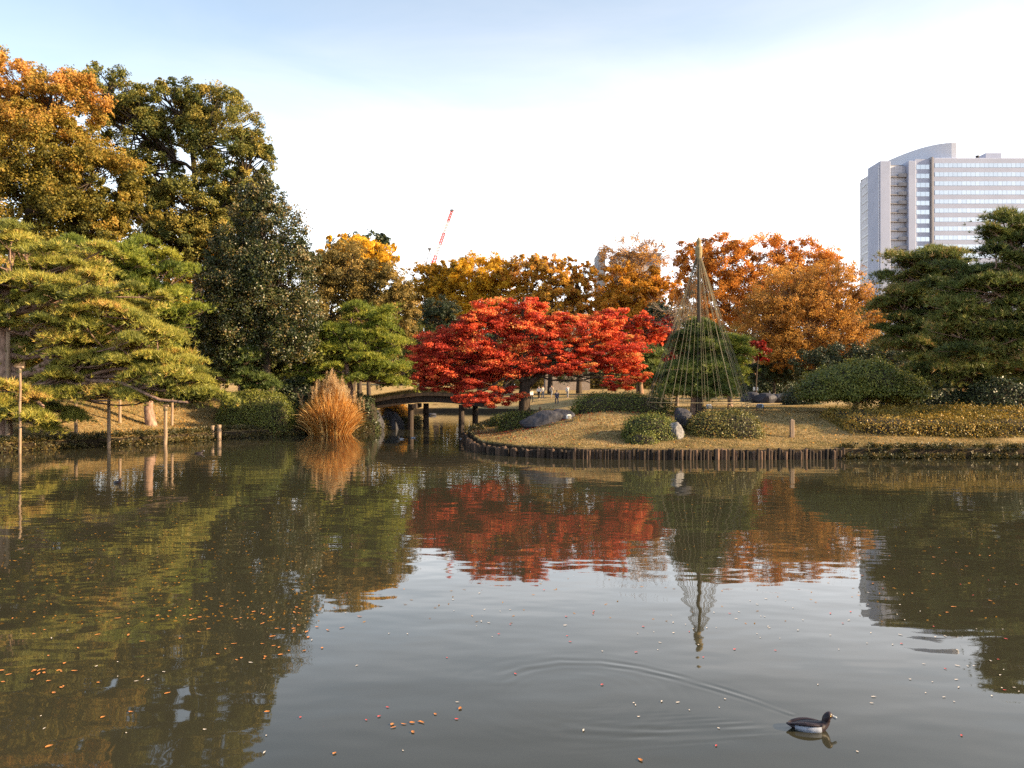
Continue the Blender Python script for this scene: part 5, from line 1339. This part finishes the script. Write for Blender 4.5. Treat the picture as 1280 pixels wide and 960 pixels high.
# ------------------------------------------------------------------ ducks
M['duck_black'] = noise_mat('duck_black_feathers', [(.3, (.010, .007, .010)), (.7, (.030, .020, .026))], 30, .45, .3, .004)
M['duck_white'] = noise_mat('duck_flank_feathers', [(.3, (.17, .20, .27)), (.7, (.36, .39, .46))], 18, .6, .3, .004)
M['duck_bill'] = noise_mat('duck_bill', [(.3, (.13, .17, .22)), (.7, (.24, .28, .34))], 20, .35, 0)
M['duck_eye'] = noise_mat('duck_eye', [(.3, (.70, .42, .02)), (.7, (.80, .50, .03))], 5, .2, 0)
M['duck_brown'] = noise_mat('duck_brown_feathers', [(.3, (.07, .05, .035)), (.7, (.20, .15, .10))], 25, .6, .3, .004)
def duck(x, y, rz, label, group=None, s=1.0, body='duck_black', flank='duck_white', near=False):
    root = tag(empty('duck', (x, y, 0), rz), label, 'duck', group)
    # rings: centre x, z, half width, half height
    st = [(-.225, .046, .012, .006), (-.20, .042, .036, .012), (-.155, .030, .064, .030), (-.09, .022, .088, .054), (-.02, .018, .099, .066), (.05, .018, .096, .064), (.10, .024, .080, .056), (.132, .042, .056, .050),
          (.148, .070, .042, .042), (.152, .094, .037, .039), (.158, .117, .042, .045), (.172, .138, .044, .045), (.192, .146, .038, .037), (.209, .143, .024, .023), (.217, .140, .008, .008)]
    st = np.array(st)
    ctr = np.stack([st[:, 0], np.zeros(len(st)), st[:, 1]], -1)
    T = np.gradient(ctr, axis=0); T[:8, 2] *= .25; T[11:, 2] *= .3; T = unit(T)
    ns = 22; a = np.arange(ns) / ns * 2 * math.pi
    side = np.array((0, 1., 0)); V = []
    for k in range(len(st)):
        up = np.cross(T[k], side); up = -up if up[2] < 0 or (abs(up[2]) < .3 and up[0] > 0) else up
        V.append(ctr[k] + np.cos(a)[:, None] * side * st[k, 2] + np.sin(a)[:, None] * up * st[k, 3])
    v = np.concatenate(V)
    i = np.arange(len(st) - 1)[:, None] * ns; j = np.arange(ns)[None, :]
    f = np.stack([i + j, i + (j + 1) % ns, i + ns + (j + 1) % ns, i + ns + j], -1).reshape(-1, 4)
    cen = v[f].mean(1)
    mi = ((np.abs(cen[:, 1]) > .035) & (cen[:, 0] > -.135) & (cen[:, 0] < .085) & (cen[:, 2] < .052 + .008 * np.sin(cen[:, 0] * 40)) & (cen[:, 2] > -.03)).astype(int)
    mb = MB(); mb.add(v, f); mb.m[-1] = mi
    mb.f.append(np.arange(ns)[::-1].reshape(1, -1)); mb.t.append(np.full(1, .5)); mb.m.append(np.full(1, 0))
    mb.f.append((np.arange(ns) + (len(st) - 1) * ns).reshape(1, -1)); mb.t.append(np.full(1, .5)); mb.m.append(np.full(1, 0))
    o = mb.build('body', [M[body], M[flank]], root, smooth=True)
    if near:
        ss = o.modifiers.new('Sub', 'SUBSURF'); ss.levels = 2; ss.render_levels = 2
    bl = MB(); pts = np.array([(.205, 0, .138), (.222, 0, .131), (.238, 0, .123), (.250, 0, .119), (.255, 0, .117)])
    tube(bl, pts, (.015, .014, .015, .014, .005), 10, cap=True, flat=.5)
    o2 = bl.build('bill', M['duck_bill'], root, smooth=True)
    if near:
        for sgn in (-1, 1):
            e = MB(); us, vs_ = np.meshgrid(np.linspace(0, 2 * math.pi, 10, endpoint=False), np.linspace(-1.57, 1.57, 7))
            q = np.stack([np.cos(vs_) * np.cos(us), np.cos(vs_) * np.sin(us), np.sin(vs_)], -1).reshape(-1, 3) * .0055 + np.array((.186, sgn * .036, .150))
            i = np.arange(6)[:, None] * 10; j = np.arange(10)[None, :]
            e.add(q, np.stack([i + j, i + (j + 1) % 10, i + 10 + (j + 1) % 10, i + 10 + j], -1).reshape(-1, 4)); e.build('eye', M['duck_eye'], root, smooth=True)
        for sgn in (-1, 1):
            w = MB(); n_ = 10; t = np.linspace(0, 1, n_)
            tube(w, np.stack([.10 - .30 * t, sgn * (.056 + .022 * np.sin(t * 2.6) - .045 * t ** 2), .058 + .014 * np.sin(t * 3) - .006 * t], -1), .028 * np.sin(np.clip(t * .92 + .08, 0, 1) * math.pi) ** .6 + .003, 10, cap=True, flat=.55); w.build('wing', M[body], root, smooth=True)
    root.scale = (s, s, s)
    return root
duck(DUCK[0], DUCK[1], -.14, 'black and white tufted duck swimming in the foreground with a wake', near=True, s=.98)
for px, py, rz, lb, bd in ((502, 549, 3.0, 'left one of two pale ducks before the bridge posts', 'duck_brown'), (517, 547.5, .2, 'right one of two pale ducks before the bridge posts', 'duck_brown'), (578, 548.5, .1, 'small duck by the right bridge posts', 'duck_brown'),
                           (249, 567, .3, 'dark duck off the bank with two pale stakes', 'duck_black'), (147, 604, -.6, 'dark duck near the reflection of the prop poles', 'duck_black')):
    d = WD(py); duck(X(px, d), d, rz, lb, 'ducks far out on the pond', 1.0, bd, 'duck_white' if bd == 'duck_brown' else 'duck_black')

# ------------------------------------------------------------------ fallen leaves on the water
def leaf_mesh(name, mat, L, W, seed):
    rng = np.random.default_rng(seed)
    n = 7; t = np.linspace(0, 1, n); hw = np.sin(t * math.pi) ** .8 * W / 2 + .001
    curl = .18 * L * ((t - .5) ** 2) * (1 + rng.random()) + .002
    v = []
    for k in range(n):
        y = .12 * L * math.sin(t[k] * 3 + seed)
        v += [((t[k] - .5) * L, y - hw[k], curl[k] + hw[k] * .25), ((t[k] - .5) * L, y, curl[k]), ((t[k] - .5) * L, y + hw[k], curl[k] + hw[k] * .35)]
    f = []
    for k in range(n - 1):
        for q in range(2): f.append((k * 3 + q, k * 3 + 3 + q, k * 3 + 4 + q, k * 3 + 1 + q))
    mb = MB(); mb.add(v, f, rng.random()); o = mb.build(name, mat, smooth=True)
    me = o.data; bpy.data.objects.remove(o); return me
M['fall_orange'] = noise_mat('fallen_orange_leaf', [(.3, (.34, .10, .02)), (.7, (.62, .27, .07))], 25, .5, .3, .003)
M['fall_pale'] = noise_mat('fallen_pale_leaf', [(.3, (.50, .42, .34)), (.7, (.78, .72, .64))], 25, .5, .3, .003)
M['fall_red'] = noise_mat('fallen_red_leaf', [(.3, (.40, .03, .03)), (.7, (.62, .12, .10))], 25, .5, .3, .003)
rng = np.random.default_rng(171)
kinds = {'orange': ([leaf_mesh('orange_leaf', M['fall_orange'], L, W, k) for k, (L, W) in enumerate(((.085, .04), (.11, .035), (.07, .045)))], 'small orange-brown fallen leaf floating on the pond', 'orange leaves afloat'),
         'pale': ([leaf_mesh('pale_leaf', M['fall_pale'], L, W, 10 + k) for k, (L, W) in enumerate(((.05, .022), (.08, .025), (.035, .025)))], 'tiny pale leaf scrap floating on the pond', 'pale leaf scraps afloat'),
         'red': ([leaf_mesh('red_leaf', M['fall_red'], L, W, 20 + k) for k, (L, W) in enumerate(((.06, .03), (.05, .035)))], 'small red fallen leaf floating on the pond', 'red leaves afloat')}
def float_leaf(kind, px, py):
    meshes, lb, gr = kinds[kind]
    d = WD(py); x = X(px, d)
    o = bpy.data.objects.new('floating_leaf', meshes[rng.integers(len(meshes))]); COL.objects.link(o)
    o.location = (x, d, .004); o.rotation_euler = (0, 0, rng.random() * 6.28)
    s_ = (.8 + .5 * rng.random()) * (.62 if kind == 'pale' else .66); o.scale = (s_, s_, s_)
    tag(o, lb, 'leaf', gr)
def drift(kind, n, x0, x1, y0, y1, nd, sx=38, sy=9):
    ctrs = [(x0 + (x1 - x0) * rng.random(), y0 + (y1 - y0) * rng.random()) for _ in range(nd)]
    for _ in range(n):
        if rng.random() < .68:
            cx_, cy_ = ctrs[int(nd * rng.random() ** 1.6)]
            e = rng.normal(); px, py = cx_ + sx * e, cy_ + sy * rng.normal() - .10 * sx * e
        else: px, py = x0 + (x1 - x0) * rng.random(), y0 + (y1 - y0) * rng.random()
        if py < 600 or py > 957 or px < 2 or px > 1278: continue
        if math.hypot((px - 1012) / 40, (py - 902) / 24) < 1: continue
        float_leaf(kind, px, py)
drift('orange', 62, 0, 400, 720, 880, 7)
drift('orange', 26, 300, 390, 758, 800, 2, 30, 12)
drift('orange', 16, 30, 1250, 840, 955, 6)
drift('orange', 24, 1090, 1278, 680, 800, 4)
drift('pale', 120, 340, 1270, 690, 955, 11, 60, 14)
drift('pale', 16, 5, 340, 780, 950, 4)
drift('red', 40, 380, 1270, 730, 955, 7, 55, 12)
mb = MB(); k = 800
px = np.where(rng.random(k) < .6, 420 * rng.random(k), 1280 * rng.random(k)); py = 600 + 180 * rng.random(k) ** .7
d = CH * F / (py - HY); c = np.stack([(px - 640) / F * d, d, np.full(k, .006)], -1)
quads(mb, c, unit(np.array([[0, 0, 1.]]) + .08 * rng.normal(size=(k, 3))), .035 + .045 * rng.random(k), .024, rng, rng.random(k))
tag(mb.build('leaf_litter', M['gold']), 'specks of leaf litter scattered over the farther pond', 'leaf litter', kind='stuff')

def litter(name, label, mat, cx, cy, sx, sy, n, size, seed):
    g_ = np.random.default_rng(seed)
    p = np.stack([cx + sx * g_.normal(size=n), cy + sy * g_.normal(size=n)], -1); p = p[shore_dist(p) > .15]
    c = np.concatenate([p, height(p)[:, None] + .05 + .04 * g_.random((len(p), 1))], 1)
    mb = MB(); quads(mb, c, unit(np.array([[0, 0, 1.]]) + .35 * g_.normal(size=(len(c), 3))), size * (.6 + .8 * g_.random(len(c))), size * .6, g_, g_.random(len(c)))
    tag(mb.build(name, M[mat]), label, 'leaf litter', kind='stuff')
litter('leaf_litter', 'fallen red leaves strewn under the big maple', 'maple_dark', X(650, 49), 47, 5, 4, 4200, .10, 181)
litter('leaf_litter', 'brown leaf litter on the left bank under the pines', 'rust', -21, 52, 6, 5, 5000, .12, 182)
litter('leaf_litter', 'brown leaves scattered over the island lawn', 'rust', 11, 44, 8, 5, 3200, .10, 183)
